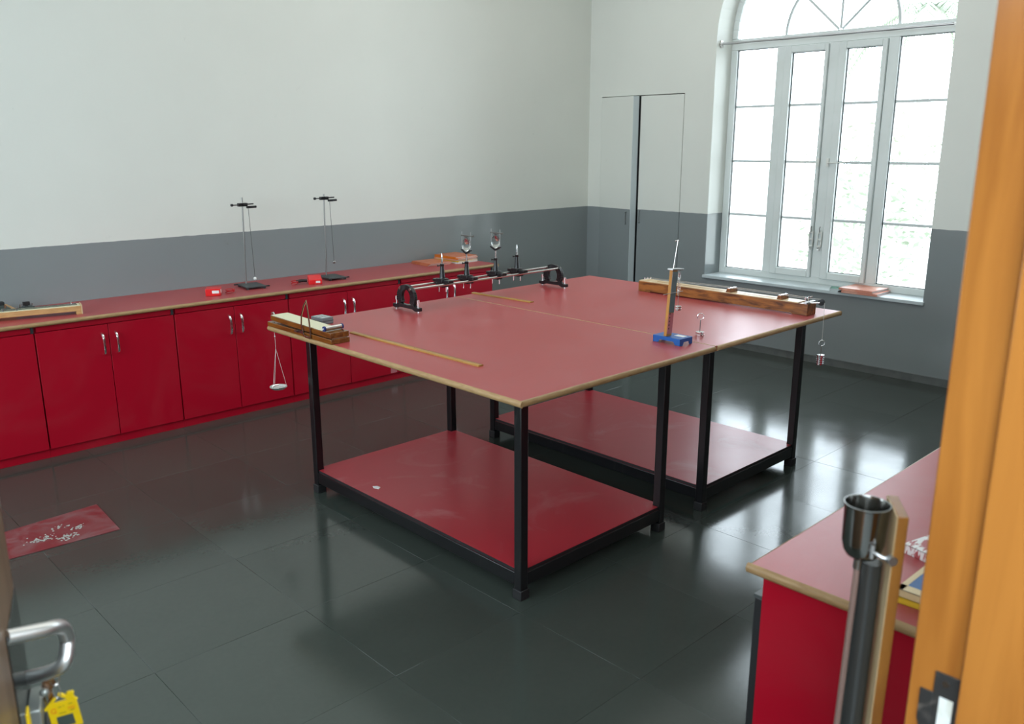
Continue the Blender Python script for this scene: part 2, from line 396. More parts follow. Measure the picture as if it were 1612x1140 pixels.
# sill board
tag(obj('trim_1', MB().box(-0.022, 0.26, WY0 + 0.012, WY1 - 0.012, WS - 0.028, WS), 'sill', bevel=0.004), kind='structure', label='pale painted window sill board under the arched window')

# ------------------------------------------------------------------ the arched window
win = thing('window_1', (0.28, WC, WS), 'tall arched white window with four glazed lights and a fan light', kind='structure')
FX0, FX1 = 0.245, 0.315
zt0, zt1 = 2.70, 2.795
fr = MB()
fr.box(FX0, FX1, WY0, WY0 - 0.062, WS, zt0).box(FX0, FX1, WY1 + 0.062, WY1, WS, zt0)
fr.box(FX0, FX1, WY0 - 0.062, WY1 + 0.062, WS, WS + 0.055)
fr.box(FX0, FX1, WY0, WY1, zt0, zt1)
po, pi_ = arc(WC, WSPR, WR, 0, 180, 40), arc(WC, WSPR, WR - 0.055, 0, 180, 40)
for k in range(40): fr.prism([pi_[k], po[k], po[k + 1], pi_[k + 1]], 'x', FX0, FX1)
obj('frame', fr, 'upvc', win, bevel=0.004, ang=25)
yL0, yL1 = WY0 - 0.062, -1.972          # left fixed light
yA0, yA1 = -2.052, -2.462               # left casement
yB0, yB1 = -2.548, -2.962               # right casement
yR0, yR1 = -3.048, WY1 + 0.062
for a, b_ in ((yL1, yA0), (yA1, yB0), (yB1, yR0)):
    obj('mullion', B(FX0, FX1, a, b_, WS + 0.055, zt0), 'upvc', win, bevel=0.004)
BZ = (1.222, 1.715, 2.203)


def pane_set(parent, y0, y1, z0, z1, x):
    g = MB().box(x - 0.002, x + 0.002, y0, y1, z0, z1)
    obj('pane', g, 'glass', parent)
    for z in BZ:
        obj('glazing_bar', B(x - 0.009, x + 0.009, y0, y1, z - 0.011, z + 0.011), 'bar', parent)
    gk = MB()
    for a, b_ in ((y0, y0 - 0.006), (y1 + 0.006, y1)): gk.box(x - 0.012, x - 0.004, a, b_, z0, z1)
    for a, b_ in ((z0, z0 + 0.006), (z1 - 0.006, z1)): gk.box(x - 0.012, x - 0.004, y0, y1, a, b_)
    obj('gasket', gk, 'gasket', parent)


pane_set(win, yL0, yL1, WS + 0.055, zt0, 0.28)
pane_set(win, yR0, yR1, WS + 0.055, zt0, 0.28)
for y0, y1 in ((yA0, yA1), (yB0, yB1)):
    s0, s1, q0, q1 = y0 - 0.004, y1 + 0.004, WS + 0.05, zt0 - 0.004
    wd = (0.066, 0.030) if y0 == yA0 else (0.066, 0.040)
    sm = MB().box(0.225, 0.30, s0, s0 - wd[0], q0, q1).box(0.225, 0.30, s1 + wd[1], s1, q0, q1)
    sm.box(0.225, 0.30, s0 - wd[0], s1 + wd[1], q0, q0 + 0.062).box(0.225, 0.30, s0 - wd[0], s1 + wd[1], q1 - 0.055, q1)
    sash = obj('casement', sm, 'upvc', win, bevel=0.006)
    pane_set(sash, s0 - wd[0], s1 + wd[1], q0 + 0.062, q1 - 0.055, 0.27)
# fan light: inner half ring, three spokes, glass
fp = [(y_, z_) for y_, z_ in arc(WC, WSPR, WR - 0.055, 0, 180, 40)]
obj('pane', MB().prism(fp, 'x', 0.278, 0.282), 'glass', win)
hr = MB(); a1, a2 = arc(WC, zt1, 0.505, 0, 180, 28), arc(WC, zt1, 0.483, 0, 180, 28)
for k in range(28): hr.prism([a2[k], a1[k], a1[k + 1], a2[k + 1]], 'x', 0.268, 0.292)
obj('glazing_bar', hr, 'bar', win, ang=25)
for an, ln in ((42, 0.485), (90, 0.95), (137, 0.485)):
    c_, s_ = math.cos(R(an)), math.sin(R(an))
    obj('glazing_bar', MB().tube([(0.28, WC + 0.02 * c_, zt1 + 0.02 * s_ - 0.005), (0.28, WC + ln * c_, zt1 + ln * s_)], 0.011, 6), 'bar', win)
# window furniture
for yh in (-2.452, -2.532):
    sx = 0.221
    hl = MB().box(sx - 0.014, sx, yh + 0.017, yh - 0.017, 0.985, 1.000).box(sx - 0.014, sx, yh + 0.017, yh - 0.017, 1.105, 1.12)
    hl.box(sx - 0.014, sx, yh + 0.020, yh + 0.012, 0.985, 1.12).box(sx - 0.014, sx, yh - 0.012, yh - 0.020, 0.985, 1.12).box(sx - 0.014, sx, yh + 0.012, yh - 0.012, 1.045, 1.055)
    h_ = obj('latch', hl, 'palepaint', win, bevel=0.002, label='white box latch on the middle stile')
    obj('latch_back', B(sx - 0.003, sx, yh + 0.013, yh - 0.013, 0.998, 1.108), 'bar', h_)
    obj('latch_lever', MB().tube([(sx - 0.012, yh, 1.115), (sx - 0.022, yh, 1.15), (sx - 0.018, yh - 0.004, 1.165)], 0.005, 6), 'dsteel', h_)
    obj('latch_ring', MB().tube([(sx - 0.012, yh + 0.012 * math.cos(t), 0.968 + 0.012 * math.sin(t)) for t in [k * math.pi / 6 for k in range(12)]], 0.0022, 5, True), 'steel', h_)
for yh, d_ in ((-2.455, 1), (-2.545, -1)):
    st = obj('stay', MB().box(0.208, 0.221, yh + 0.012, yh - 0.012, 1.68, 1.75), 'palepaint', win, bevel=0.002)
    obj('stay_arm', MB().tube([(0.206, yh, 1.712), (0.206, yh + d_ * 0.16, 1.716)], 0.006, 6), 'palepaint', st)

# curtain rod across the reveal
cr = thing('curtain_rod', (0.07, WC, 2.745), 'pale metal curtain rod across the arched window opening', 'curtain rod')
obj('rod', MB().cyl((0.07, WY0 + 0.01, 2.747), (0.07, WY1, 2.735), 0.0115, n=14), 'alu', cr)
for ye, zz in ((WY0 - 0.006, 2.747), (WY1 + 0.012, 2.735)):
    obj('bracket', MB().box(0.05, 0.09, ye + 0.006, ye - 0.006, zz - 0.03, zz + 0.03).box(0.04, 0.10, ye + 0.02, ye - 0.012, zz - 0.008, zz + 0.008), 'steel', cr, bevel=0.002)

# ------------------------------------------------------------------ flush wall cupboard
dc = thing('door_1', (0, CY0, 0), 'flush cupboard doors painted white over grey, left leaf ajar', kind='structure')
rl = obj('leaf', B(0.0, 0.035, -0.672, CY1 + 0.006, 0.02, CH - 0.008), 'wall', dc)
obj('handle', MB().tube([(0.0, -0.70, 1.10), (-0.022, -0.70, 1.10), (-0.022, -0.70, 1.22), (0.0, -0.70, 1.22)], 0.006, 6), 'wall', rl)
lm = MB().box(-0.035, 0.0, 0.0, -0.480, 0.02, CH - 0.008, Matrix.Translation((0.035, CY0 - 0.006, 0)) @ Matrix.Rotation(R(-9.5), 4, 'Z'))
ll = obj('leaf', lm, 'wall', dc, label='cupboard leaf standing ajar')
em = MB().box(-0.036, 0.036, -0.480, -0.485, 0.02, CH - 0.008, Matrix.Translation((0.035, CY0 - 0.006, 0)) @ Matrix.Rotation(R(-9.5), 4, 'Z'))
obj('edge_strip', em, 'sill', ll, label='bare grey metal strip along the leaf edge')
hm = Matrix.Translation((0.035, CY0 - 0.006, 0)) @ Matrix.Rotation(R(-9.5), 4, 'Z')
obj('handle', MB().tube([hm @ Vector(p) for p in [(-0.035, -0.425, 1.08), (-0.057, -0.425, 1.08), (-0.057, -0.425, 1.20), (-0.035, -0.425, 1.20)]], 0.006, 6), 'wall', ll)
tag(obj('recess_shade', MB().box(0.10, 0.16, CY0 - 0.001, CY1 + 0.001, 0, CH - 0.001), 'dark'), kind='structure')  # dark sheet painted as the shade inside the cupboard recess

# ------------------------------------------------------------------ door frame on the right
jm = thing('trim_3', (DX1, YF, 0), 'orange varnished teak door frame post with rebate', kind='structure')
jp = obj('post', MB().box(DX1, DX1 + 0.075, YF + 0.003, YF - 0.235, 0, DH), 'jamb', jm, bevel=0.003)
obj('door_stop', MB().box(DX1 - 0.013, DX1, YF - 0.076, YF - 0.237, 0, DH), 'jamb', jm, bevel=0.003)
obj('strike_plate', MB().box(DX1 - 0.003, DX1, YF - 0.036, YF - 0.074, 0.90, 1.052).prism([(YF - 0.036, 0.925), (YF - 0.036, 1.012), (YF - 0.016, 1.012), (YF - 0.016, 0.955), (YF - 0.024, 0.93)], 'x', DX1 - 0.003, DX1), 'ironplate', jp, bevel=0.0008, label='black iron strike plate let into the rebate')
obj('strike_opening', MB().box(DX1 - 0.0042, DX1 - 0.003, YF - 0.047, YF - 0.068, 0.93, 1.010), 'hole', jp)
obj('screw', MB().cyl((DX1 - 0.003, YF - 0.054, 1.036), (DX1 - 0.0045, YF - 0.054, 1.036), 0.0055, n=10), 'dsteel', jp)
tag(obj('trim_4', MB().box(DX0 - 0.06, DX1 + 0.06, YF, YF - 0.22, DH, DH + 0.06).box(DX0 - 0.06, DX0 - 0.005, YF, YF - 0.22, 0, DH), 'jamb'), kind='structure')

# ------------------------------------------------------------------ open door leaf on the left
P1 = Vector((-6.672, -4.5, 0)); dr = Vector((0.304776, 0.952424, 0)); nn = Vector((0.952424, -0.304776, 0))


def lp(s, n, z): return P1 + dr * s + nn * n + Vector((0, 0, z))


lm4 = Matrix(((dr.x, nn.x, 0, P1.x), (dr.y, nn.y, 0, P1.y), (0, 0, 1, 0), (0, 0, 0, 1)))
dl = thing('door_2', lp(-1.27, -0.02, 0), 'brown wooden door leaf standing open at the left with steel plate and pull', kind='structure')
obj('leaf', MB().box(-1.27, 0, -0.04, 0, 0.008, 2.3, lm4), 'leaf', dl, bevel=0.002)
bp_ = obj('back_plate', MB().box(-0.19, -0.002, 0, 0.0025, 0.72, 1.098, lm4), 'blackplate', dl, bevel=0.001, label='dark mirror-like steel plate')
ctrl = [(-0.181, 0.0, 1.095), (-0.150, 0.050, 1.078), (-0.128, 0.066, 1.067), (-0.095, 0.075, 1.045), (-0.072, 0.0775, 1.012), (-0.078, 0.0755, 0.992), (-0.088, 0.068, 0.972), (-0.078, 0.045, 0.955), (-0.036, 0.002, 0.93)]


def smooth(pts, n=5):
    out = []; P_ = [Vector(p) for p in pts]
    for i in range(len(P_) - 1):
        a, b_, c_, d_ = P_[max(i - 1, 0)], P_[i], P_[i + 1], P_[min(i + 2, len(P_) - 1)]
        for k in range(n):
            t = k / n
            out.append(0.5 * ((2 * b_) + (c_ - a) * t + (2 * a - 5 * b_ + 4 * c_ - d_) * t * t + (3 * b_ - a - 3 * c_ + d_) * t ** 3))
    return out + [P_[-1]]


obj('pull_handle', MB().tube([lp(*p) for p in smooth(ctrl)], 0.0128, 14), 'satin', dl, label='bright tubular steel pull handle')
lk = obj('lock_case', MB().box(-0.11, -0.03, 0.0025, 0.024, 0.86, 0.905, lm4), 'lockgrey', dl, bevel=0.003, label='grey latch box under the pull')
obj('latch_knob', MB().sphere(lp(-0.075, 0.030, 0.916), 0.008), 'lockgrey', lk)
obj('latch_bar', MB().tube([lp(-0.06, 0.024, 0.90), lp(-0.055, 0.028, 0.86), lp(-0.06, 0.024, 0.74)], 0.006, 8), 'steel', lk)

# ================================================================== WALL CABINETS
CT = 0.85; CYF = -0.59
units = [(-6.447, -5.607), (-5.607, -4.766), (-4.766, -3.926), (-3.926, -2.922), (-2.922, -1.918)]
cabl = ['red double-door base cabinet at the far left, cut by the photo edge',
        'red double-door base cabinet, second from the left, below the wooden bridge end',
        'red double-door base cabinet behind the hanging scale pan',
        'red double-door base cabinet half hidden behind the near table corner',
        'red double-door base cabinet at the right end, below the orange books']


def pull(x, y, z, parent):
    pts = [(x, y, z + 0.070), (x, y - 0.022, z + 0.058), (x + 0.001, y - 0.030, z + 0.025), (x + 0.002, y - 0.030, z - 0.02), (x + 0.002, y - 0.022, z - 0.055), (x + 0.002, y, z - 0.070)]
    obj('handle', MB().tube(smooth(pts, 3), 0.0075, 8, flat=0.005), 'chrome', parent)


for k, (x0, x1) in enumerate(units):
    c = thing('base_cabinet', ((x0 + x1) / 2, -0.3, 0), cabl[k], 'cabinet', 'red base cabinets along the back wall')
    g = 0.0045
    obj('body', MB().box(x0 + g, x1 - g, -0.004, CYF + 0.024, 0.065, 0.82), 'cab', c)
    obj('plinth', MB().box(x0 + 0.0005, x1 - 0.0005, -0.01, CYF + 0.018, 0.0, 0.065), 'cab', c)
    obj('fascia', B(x0 + 0.013, x1 - 0.018, CYF + 0.024, CYF + 0.006, 0.79, 0.822), 'cab', c)
    obj('gap_shade_block', B(x1 - 0.017, x1 - 0.001, CYF + 0.04, CYF + 0.004, 0.785, 0.823), 'dark', c, label='dark block painted as the shaded gap beside the fascia')  # dark block stands in for the shade of an open gap
    mid = (x0 + x1) / 2
    for (a, b_, hx) in ((x0 + 0.004, mid - 0.002, mid - 0.043), (mid + 0.002, x1 - 0.004, mid + 0.040)):
        d = obj('door', B(a, b_, CYF + 0.021, CYF, 0.058, 0.784), 'cab', c, bevel=0.0015, seg=1)
        pull(hx, CYF, 0.661, d)
        if k == 3 and a > mid: obj('paper_label', B(-3.046, -2.985, CYF - 0.0006, CYF, 0.064, 0.112), 'scalepink', d)
# white sticker low on the right-hand door behind the table edge
wt = thing('worktop', (-4.3, -0.3, CT), 'long red laminate worktop with beech lipping on the wall cabinets', 'worktop')
obj('board', B(-6.6, -1.872, -0.002, -0.598, 0.824, CT), 'top', wt)
lipm = MB()
lp_prof = [(-0.598, 0.824), (-0.598, CT)] + [(-0.598 - 0.013 * math.sin(R(t)), 0.837 + 0.013 * math.cos(R(t))) for t in range(0, 181, 30)]
lipm.prism(lp_prof[1:], 'x', -6.6, -1.872)
lipm.prism([(-1.872, CT), (-1.862, CT - 0.004), (-1.860, 0.837), (-1.862, 0.828), (-1.872, 0.824)], 'y', -0.002, -0.610)
obj('lipping', lipm, 'lip', wt, label='beech edge strip')

# ================================================================== THE TWO TABLES
TT = 0.9407
tabs = [dict(x0=-4.8535, x1=-3.5525, lx=(-4.690, -3.733), ly=(-3.790, -2.188), t=TT, lab='near red-topped laboratory table on black legs, left of the seam', sl=0),
        dict(x0=-3.5435, x1=-2.2700, lx=(-3.368, -2.430), ly=(-3.793, -2.186), t=TT + 0.0004, lab='far red-topped laboratory table on black legs, by the window', sl=1)]
TY0, TY1 = -3.954, -2.027
for d in tabs:
    x0, x1, t = d['x0'], d['x1'], d['t']
    tb = thing('laboratory_table', ((x0 + x1) / 2, (TY0 + TY1) / 2, 0), d['lab'], 'table', 'red laboratory tables pushed together')
    e = 0.011
    xs0, xs1 = (x0 + e, x1) if d['sl'] == 0 else (x0, x1 - e)
    obj('tabletop', B(xs0, xs1, TY0 + e, TY1 - e, t - 0.027, t), 'top', tb)
    half = [(math.cos(R(a)), math.sin(R(a))) for a in range(-90, 91, 30)]
    zc = t - 0.0135
    if d['sl'] == 0: obj('edge_strip', MB().prism([(x0 + e - 0.011 * c_, zc + 0.0135 * s_) for c_, s_ in half], 'y', TY0, TY1), 'lip', tb, label='rounded beech edge strip')
    else: obj('edge_strip', MB().prism([(x1 - e + 0.009 * c_, zc + 0.0135 * s_) for c_, s_ in half], 'y', TY0, TY1), 'lip', tb)
    obj('seam_edge', B(x1, x1 + 0.0015, TY0 + e, TY1 - e, t - 0.026, t) if d['sl'] == 0 else B(x0 - 0.0015, x0, TY0 + e, TY1 - e, t - 0.026, t), 'ply', tb)
    obj('edge_strip', MB().prism([(TY0 + e - 0.011 * c_, zc + 0.0135 * s_) for c_, s_ in half], 'x', x0 + 0.008, x1 - 0.003), 'lip' if d['sl'] == 0 else 'ply', tb)
    obj('edge_strip', MB().prism([(TY1 - e + 0.009 * c_, zc + 0.0135 * s_) for c_, s_ in half], 'x', x0 + 0.008, x1 - 0.003), 'lip', tb)
    hw = 0.021
    for lx in d['lx']:
        for ly in d['ly']:
            lg = obj('leg', B(lx - hw, lx + hw, ly - hw, ly + hw, 0.03, t - 0.030), 'black', tb, bevel=0.003)
            obj('foot_cap', MB().box(lx - 0.026, lx + 0.026, ly - 0.026, ly + 0.026, 0, 0.045), 'rubber', lg, bevel=0.003)
    (lxa, lxb), (lya, lyb) = d['lx'], d['ly']
    for ly in (lya, lyb): obj('rail', B(lxa + hw, lxb - hw, ly - 0.018, ly + 0.018, 0.058, 0.118), 'black', tb, bevel=0.003)
    for lx in (lxa, lxb): obj('rail', B(lx - 0.018, lx + 0.018, lya + hw, lyb - hw, 0.058, 0.118), 'black', tb, bevel=0.003)
    for ly in (lya, lyb): obj('top_rail', B(lxa + hw, lxb - hw, ly - 0.012, ly + 0.012, t - 0.052, t - 0.028), 'black', tb)
    # shelf board notched round the legs
    o = 0.012; n_ = hw + 0.003
    X0, X1, Y0, Y1 = lxa - o, lxb + o, lya - o, lyb + o
    poly = [(lxa + n_, Y0), (lxb - n_, Y0), (lxb - n_, lya + n_), (X1, lya + n_), (X1, lyb - n_), (lxb - n_, lyb - n_), (lxb - n_, Y1), (lxa + n_, Y1), (lxa + n_, lyb - n_), (X0, lyb - n_), (X0, lya + n_), (lxa + n_, lya + n_)]
    sh = obj('shelf', MB().prism(poly, 'z', 0.118, 0.134), 'shelf', tb)
    ee = MB()
    ee.box(X0 - 0.001, X0 + 0.002, lya + n_, lyb - n_, 0.119, 0.1325).box(lxa + n_, lxb - n_, Y0 - 0.001, Y0 + 0.002, 0.119, 0.1325)
    obj('shelf_edge', ee, 'rubber', sh)
tag(obj('paper_scrap', MB().prism([(-4.622, -2.66), (-4.600, -2.645), (-4.602, -2.618), (-4.622, -2.605), (-4.632, -2.63)], 'z', 0.1342, 0.1352), 'white', org=None), 'small white paper scrap on the lower shelf of the near table', 'paper')

# ================================================================== ON THE TABLES
# ---- optical bench
bx0, bx1, by = -4.057, -2.833, -2.199
ob = thing('optical_bench', (bx0, by, TT), 'optical bench of two steel rods between black ring end supports', 'optical bench')
for bx, zt in ((bx0, TT), (bx1, TT + 0.0004)):
    s = MB(); cz = zt + 0.078
    outer = [(by + 0.085 * math.cos(R(a)), cz + 0.074 * math.sin(R(a))) for a in range(-40, 221, 10)]
    inner = [(by + 0.041 * math.cos(R(a)), cz + 0.045 * math.sin(R(a))) for a in range(-40, 221, 10)]
    for i in range(len(outer) - 1): s.prism([inner[i], outer[i], outer[i + 1], inner[i + 1]], 'x', bx - 0.011, bx + 0.011)
    s.prism([(by - 0.123, zt + 0.010), (by - 0.088, zt + 0.006), (by - 0.06, zt + 0.016), (by + 0.06, zt + 0.016), (by + 0.088, zt + 0.006), (by + 0.123, zt + 0.010), (by + 0.123, zt + 0.030), (by + 0.09, zt + 0.030), (by + 0.066, zt + 0.042), (by + 0.02, zt + 0.036), (by - 0.02, zt + 0.036), (by - 0.066, zt + 0.042), (by - 0.09, zt + 0.030), (by - 0.123, zt + 0.030)], 'x', bx - 0.013, bx + 0.013)
    e_ = obj('end_support', s, 'cast', ob, bevel=0.0015, ang=30)
    for sy in (-0.103, 0.103):
        obj('levelling_screw', MB().cyl((bx, by + sy, zt), (bx, by + sy, zt + 0.055), 0.0035, n=8).cyl((bx, by + sy, zt + 0.052), (bx, by + sy, zt + 0.072), 0.0085, n=12).cyl((bx, by + sy, zt + 0.0), (bx, by + sy, zt + 0.004), 0.006, n=10), 'chrome', e_)
    for sy in (-0.047, 0.047):
        obj('rod_nut', MB().cyl((bx - 0.017, by + sy, zt + 0.128), (bx + 0.017, by + sy, zt + 0.128), 0.009, n=8), 'steel', e_)
for sy in (-0.047, 0.047):
    obj('rod', MB().cyl((bx0, by + sy, TT + 0.128), (bx1, by + sy, TT + 0.128), 0.0075, n=12), 'steel', ob)
zr = TT + 0.1358


def rider_base(px, name, label, cat='optical rider', group=None):
    r = thing(name, (px, by, zr), label, cat, group)
    b = MB().box(px - 0.020, px + 0.020, by - 0.082, by + 0.070, zr, zr + 0.018).box(px - 0.026, px + 0.026, by - 0.03, by + 0.03, zr, zr + 0.024)
    obj('saddle', b, 'cast', r, bevel=0.003)
    obj('underside_clamp', MB().box(px - 0.022, px + 0.022, by - 0.036, by + 0.036, zr - 0.026, zr - 0.001), 'cast', r)
    for ox, oy in ((-0.012, 0.018), (0.014, -0.018)): obj('clamp_screw', MB().cyl((px + ox, by + oy, zr - 0.058), (px + ox, by + oy, zr - 0.026), 0.003, n=8), 'chrome', r)
    return r


def pillar(r, px, h=0.096):
    obj('pillar', MB().lathe([(0.019, 0.018), (0.0165, 0.03), (0.011, h), (0.0125, h + 0.002), (0.0125, h + 0.012), (0.010, h + 0.015)], (px, by, zr), n=16), 'cast', r)
    obj('thumb_screw', MB().cyl((px - 0.010, by, zr + h + 0.004), (px - 0.024, by + 0.01, zr + h + 0.004), 0.003, n=8).cyl((px - 0.022, by + 0.01, zr + h + 0.004), (px - 0.026, by + 0.012, zr + h + 0.004), 0.006, n=10), 'cast', r)


for px, lab in ((-3.793, 'black rider with bare steel pin, nearest the left end of the bench'), (-3.176, 'black rider with bare steel pin, nearest the right end of the bench')):
    r = rider_base(px, 'pin_rider', lab, group='pin riders on the optical bench'); pillar(r, px)
    obj('pin', MB().lathe([(0.0052, 0.10), (0.0052, 0.152), (0.0042, 0.160), (0.0005, 0.176)], (px, by, zr), n=10), 'chrome', r)
for px, lab in ((-3.601, 'black rider holding a round lens, left of the two lens holders'), (-3.361, 'black rider holding a round lens, right of the two lens holders')):
    r = rider_base(px, 'lens_rider', lab, group='lens riders on the optical bench'); pillar(r, px, 0.092)
    obj('stem', MB().cyl((px, by, zr + 0.10), (px, by, zr + 0.160), 0.005, n=10), 'steel', r)
    zc = zr + 0.205
    vs = [(by + 0.044, zc - 0.026), (by + 0.044, zc - 0.034), (by, zc - 0.055), (by - 0.044, zc - 0.034), (by - 0.044, zc - 0.026), (by, zc - 0.043)]
    obj('lens_fork', MB().prism(vs, 'x', px - 0.007, px + 0.007), 'cast', r, bevel=0.001)
    for sy in (-0.040, 0.040):
        obj('side_rod', MB().cyl((px, by + sy, zc - 0.04), (px, by + sy, zc + 0.079), 0.0022, n=8), 'dsteel', r)
    obj('crossbar', MB().box(px - 0.004, px + 0.004, by - 0.058, by + 0.046, zc + 0.054, zc + 0.060).prism([(by - 0.018, zc + 0.054), (by + 0.018, zc + 0.054), (by, zc + 0.044)], 'x', px - 0.006, px + 0.006).cyl((px, by - 0.056, zc + 0.057), (px, by - 0.066, zc + 0.057), 0.006, n=10), 'dsteel', r)
    lr = 0.041; hf = 0.007
    prof = [(0.0, -hf)] + [(lr * math.sin(t), -hf * math.cos(t)) for t in [k * (math.pi / 2) / 6 for k in range(1, 7)]]
    prof += [(a, -b_) for a, b_ in prof[::-1][1:]]
    obj('lens', MB().lathe(prof, (px, by, zc + 0.001), (1, 0, 0), 28), 'lens', r, ang=60, label='clear glass lens')

# ---- metre sticks
def stick(name, a, b_, wd, z, label):
    a = Vector(a); b_ = Vector(b_); d = (b_ - a).normalized(); n = Vector((-d.y, d.x)); L_ = (b_ - a).length
    o = thing(name, (a.x, a.y, z), label, 'ruler')
    mt = Matrix(((d.x, n.x, 0, a.x), (d.y, n.y, 0, a.y), (0, 0, 1, 0), (0, 0, 0, 1)))
    obj('blade', MB().prism([(-wd / 2, z), (wd / 2, z), (wd / 2, z + 0.005), (wd * 0.38, z + 0.0072), (-wd * 0.38, z + 0.0072), (-wd / 2, z + 0.005)], 'x', 0, L_, mt), 'stickwood', o)
    g = MB(); k = 0
    while k * 0.01 < L_ - 0.01:
        ln = 0.006 if k % 5 else 0.010
        g.box(0.005 + k * 0.01, 0.0058 + k * 0.01, wd * 0.37 - ln, wd * 0.37, z + 0.0071, z + 0.00745, mt); k += 1
    tag(obj('graduation', g, 'dark', o), kind='stuff')
    return o


stick('metre_stick', (-4.628, -2.490), (-4.607, -3.455), 0.029, TT, 'long yellow-brown wooden metre stick on the near table')
stick('half_metre_stick', (-3.396, -2.020), (-3.361, -2.523), 0.030, TT + 0.0004, 'short wooden ruler on the far table behind the bench')

# ---- grey weight box
gb = thing('weight_box', (-4.60, -2.17, TT), 'small grey slotted plastic box behind the inclined board', 'box')
gm = Matrix.Translation((-4.601, -2.165, TT)) @ Matrix.Rotation(R(4), 4, 'Z')
obj('case', MB().box(-0.037, 0.037, -0.050, 0.050, 0, 0.036, gm), 'greyplastic', gb, bevel=0.003)
for i in range(3):
    for j in range(2): obj('label_patch', MB().box(-0.028 + j * 0.030, -0.004 + j * 0.030, -0.042 + i * 0.029, -0.020 + i * 0.029, 0.0358, 0.0366, gm), 'greylight', gb)
obj('slot', MB().box(-0.033, 0.033, -0.0165, -0.013, 0.0358, 0.037, gm).box(-0.033, 0.033, 0.0125, 0.016, 0.0358, 0.037, gm).box(-0.0375, -0.0365, -0.05, 0.05, 0.016, 0.019, gm).box(-0.037, 0.037, -0.0508, -0.0495, 0.016, 0.019, gm), 'darkgreen', gb)

# ---- inclined plane apparatus on the near table's left edge
ip = thing('inclined_plane', (-4.80, -2.33, TT), 'amber wooden inclined plane with cream top and bent metal arc on the table edge', 'inclined plane')
ix0, ix1, iy0, iy1 = -4.852, -4.746, -2.652, -2.032
obj('base_board', B(ix0, ix1, iy0, iy1, TT, TT + 0.024), 'amber', ip, bevel=0.002)
obj('upper_board', MB().prism([(iy0 + 0.004, TT + 0.028), (iy0 + 0.004, TT + 0.054), (iy1 - 0.035, TT + 0.062), (iy1 - 0.035, TT + 0.036)], 'x', ix0 + 0.001, ix1 - 0.001), 'amber', ip, bevel=0.0015)
obj('cream_surface', MB().prism([(iy0 + 0.085, TT + 0.0555), (iy0 + 0.085, TT + 0.0575), (iy1 - 0.04, TT + 0.0642), (iy1 - 0.04, TT + 0.0622)], 'x', ix0 + 0.006, ix1 - 0.006), 'cream', ip, label='cream laminated surface')
obj('hinge', MB().cyl((ix0 + 0.01, iy0 + 0.008, TT + 0.026), (ix1 - 0.01, iy0 + 0.008, TT + 0.026), 0.0035, n=8), 'brass', ip)
sc = []
for i in range(7): sc.append((ix0 - 0.004, -2.388 - 0.014 * math.sin(i / 6 * math.pi / 2) * 3.0, TT + 0.016 + 0.176 * math.sin(i / 6 * math.pi / 2)))
arcpts = [(ix0 - 0.005, -2.405, TT + 0.014), (ix0 - 0.005, -2.392, TT + 0.06), (ix0 - 0.005, -2.398, TT + 0.11), (ix0 - 0.005, -2.425, TT + 0.16), (ix0 - 0.005, -2.452, TT + 0.190), (ix0 - 0.005, -2.458, TT + 0.150), (ix0 - 0.005, -2.468, TT + 0.09), (ix0 - 0.005, -2.474, TT + 0.03), (ix0 - 0.005, -2.470, TT + 0.006), (ix0 - 0.005, -2.425, TT + 0.006)]
obj('angle_arc', MB().tube(arcpts, 0.0030, 6, True, flat=0.006), 'brass', ip, label='bent bronze strip arc')
obj('clamp_screw', MB().cyl((ix0 - 0.012, -2.345, TT + 0.022), (ix0, -2.345, TT + 0.022), 0.004, n=8).box(ix0 - 0.014, ix0 - 0.010, -2.357, -2.333, TT + 0.018, TT + 0.026).box(ix0 - 0.004, ix0, -2.405, -2.345, TT + 0.015, TT + 0.028), 'dsteel', ip)
obj('pulley_bracket', MB().box(ix0 + 0.018, ix1 - 0.045, iy1 - 0.04, iy1 - 0.012, TT + 0.040, TT + 0.058), 'brass', ip)
obj('pulley_wheel', MB().lathe([(0.006, -0.005), (0.013, -0.004), (0.010, 0), (0.013, 0.004), (0.006, 0.005)], (-4.802, -2.004, TT + 0.052), (1, 0, 0), 16), 'steel', ip)
ro = thing('roller', (-4.80, -2.585, TT + 0.057), 'clear metal roller with dark blue ends lying on the inclined plane', 'roller')
rz = TT + 0.0688
obj('barrel', MB().cyl((-4.846, -2.592, rz), (-4.750, -2.588, rz), 0.0112, n=18), 'steel', ro)
obj('end_cap', MB().cyl((-4.853, -2.592, rz), (-4.845, -2.592, rz), 0.013, n=18), 'bluecap', ro)
obj('end_cap', MB().cyl((-4.751, -2.588, rz), (-4.744, -2.588, rz), 0.013, n=18), 'bluecap', ro)
obj('axle', MB().cyl((-4.857, -2.592, rz), (-4.853, -2.592, rz), 0.004, n=10), 'white', ro)
# hanging scale pan
sp = thing('scale_pan', (-4.795, -1.992, 0.57), 'small chromed scale pan hanging on strings beside the table', 'scale pan')
pz = 0.573; pxc, pyc = -4.793, -1.990
obj('pan', MB().lathe([(0.0, 0.0), (0.034, 0.0), (0.041, 0.006), (0.046, 0.013), (0.048, 0.0135), (0.0465, 0.015), (0.043, 0.014), (0.037, 0.006), (0.0, 0.003)], (pxc, pyc, pz), n=32), 'chrome', sp)
kn = (pxc, pyc, 0.868)
for a in (100, 215, 335):
    obj('string', MB().tube([(pxc + 0.044 * math.cos(R(a)), pyc + 0.044 * math.sin(R(a)), pz + 0.012), (pxc, pyc, 0.80), kn], 0.0009, 5), 'whitecord', sp)
obj('string', MB().tube([kn, (pxc - 0.004, pyc, TT + 0.052)], 0.0010, 5), 'whitecord', sp)
obj('knot', MB().sphere(kn, 0.004, 8, 6), 'whitecord', sp)

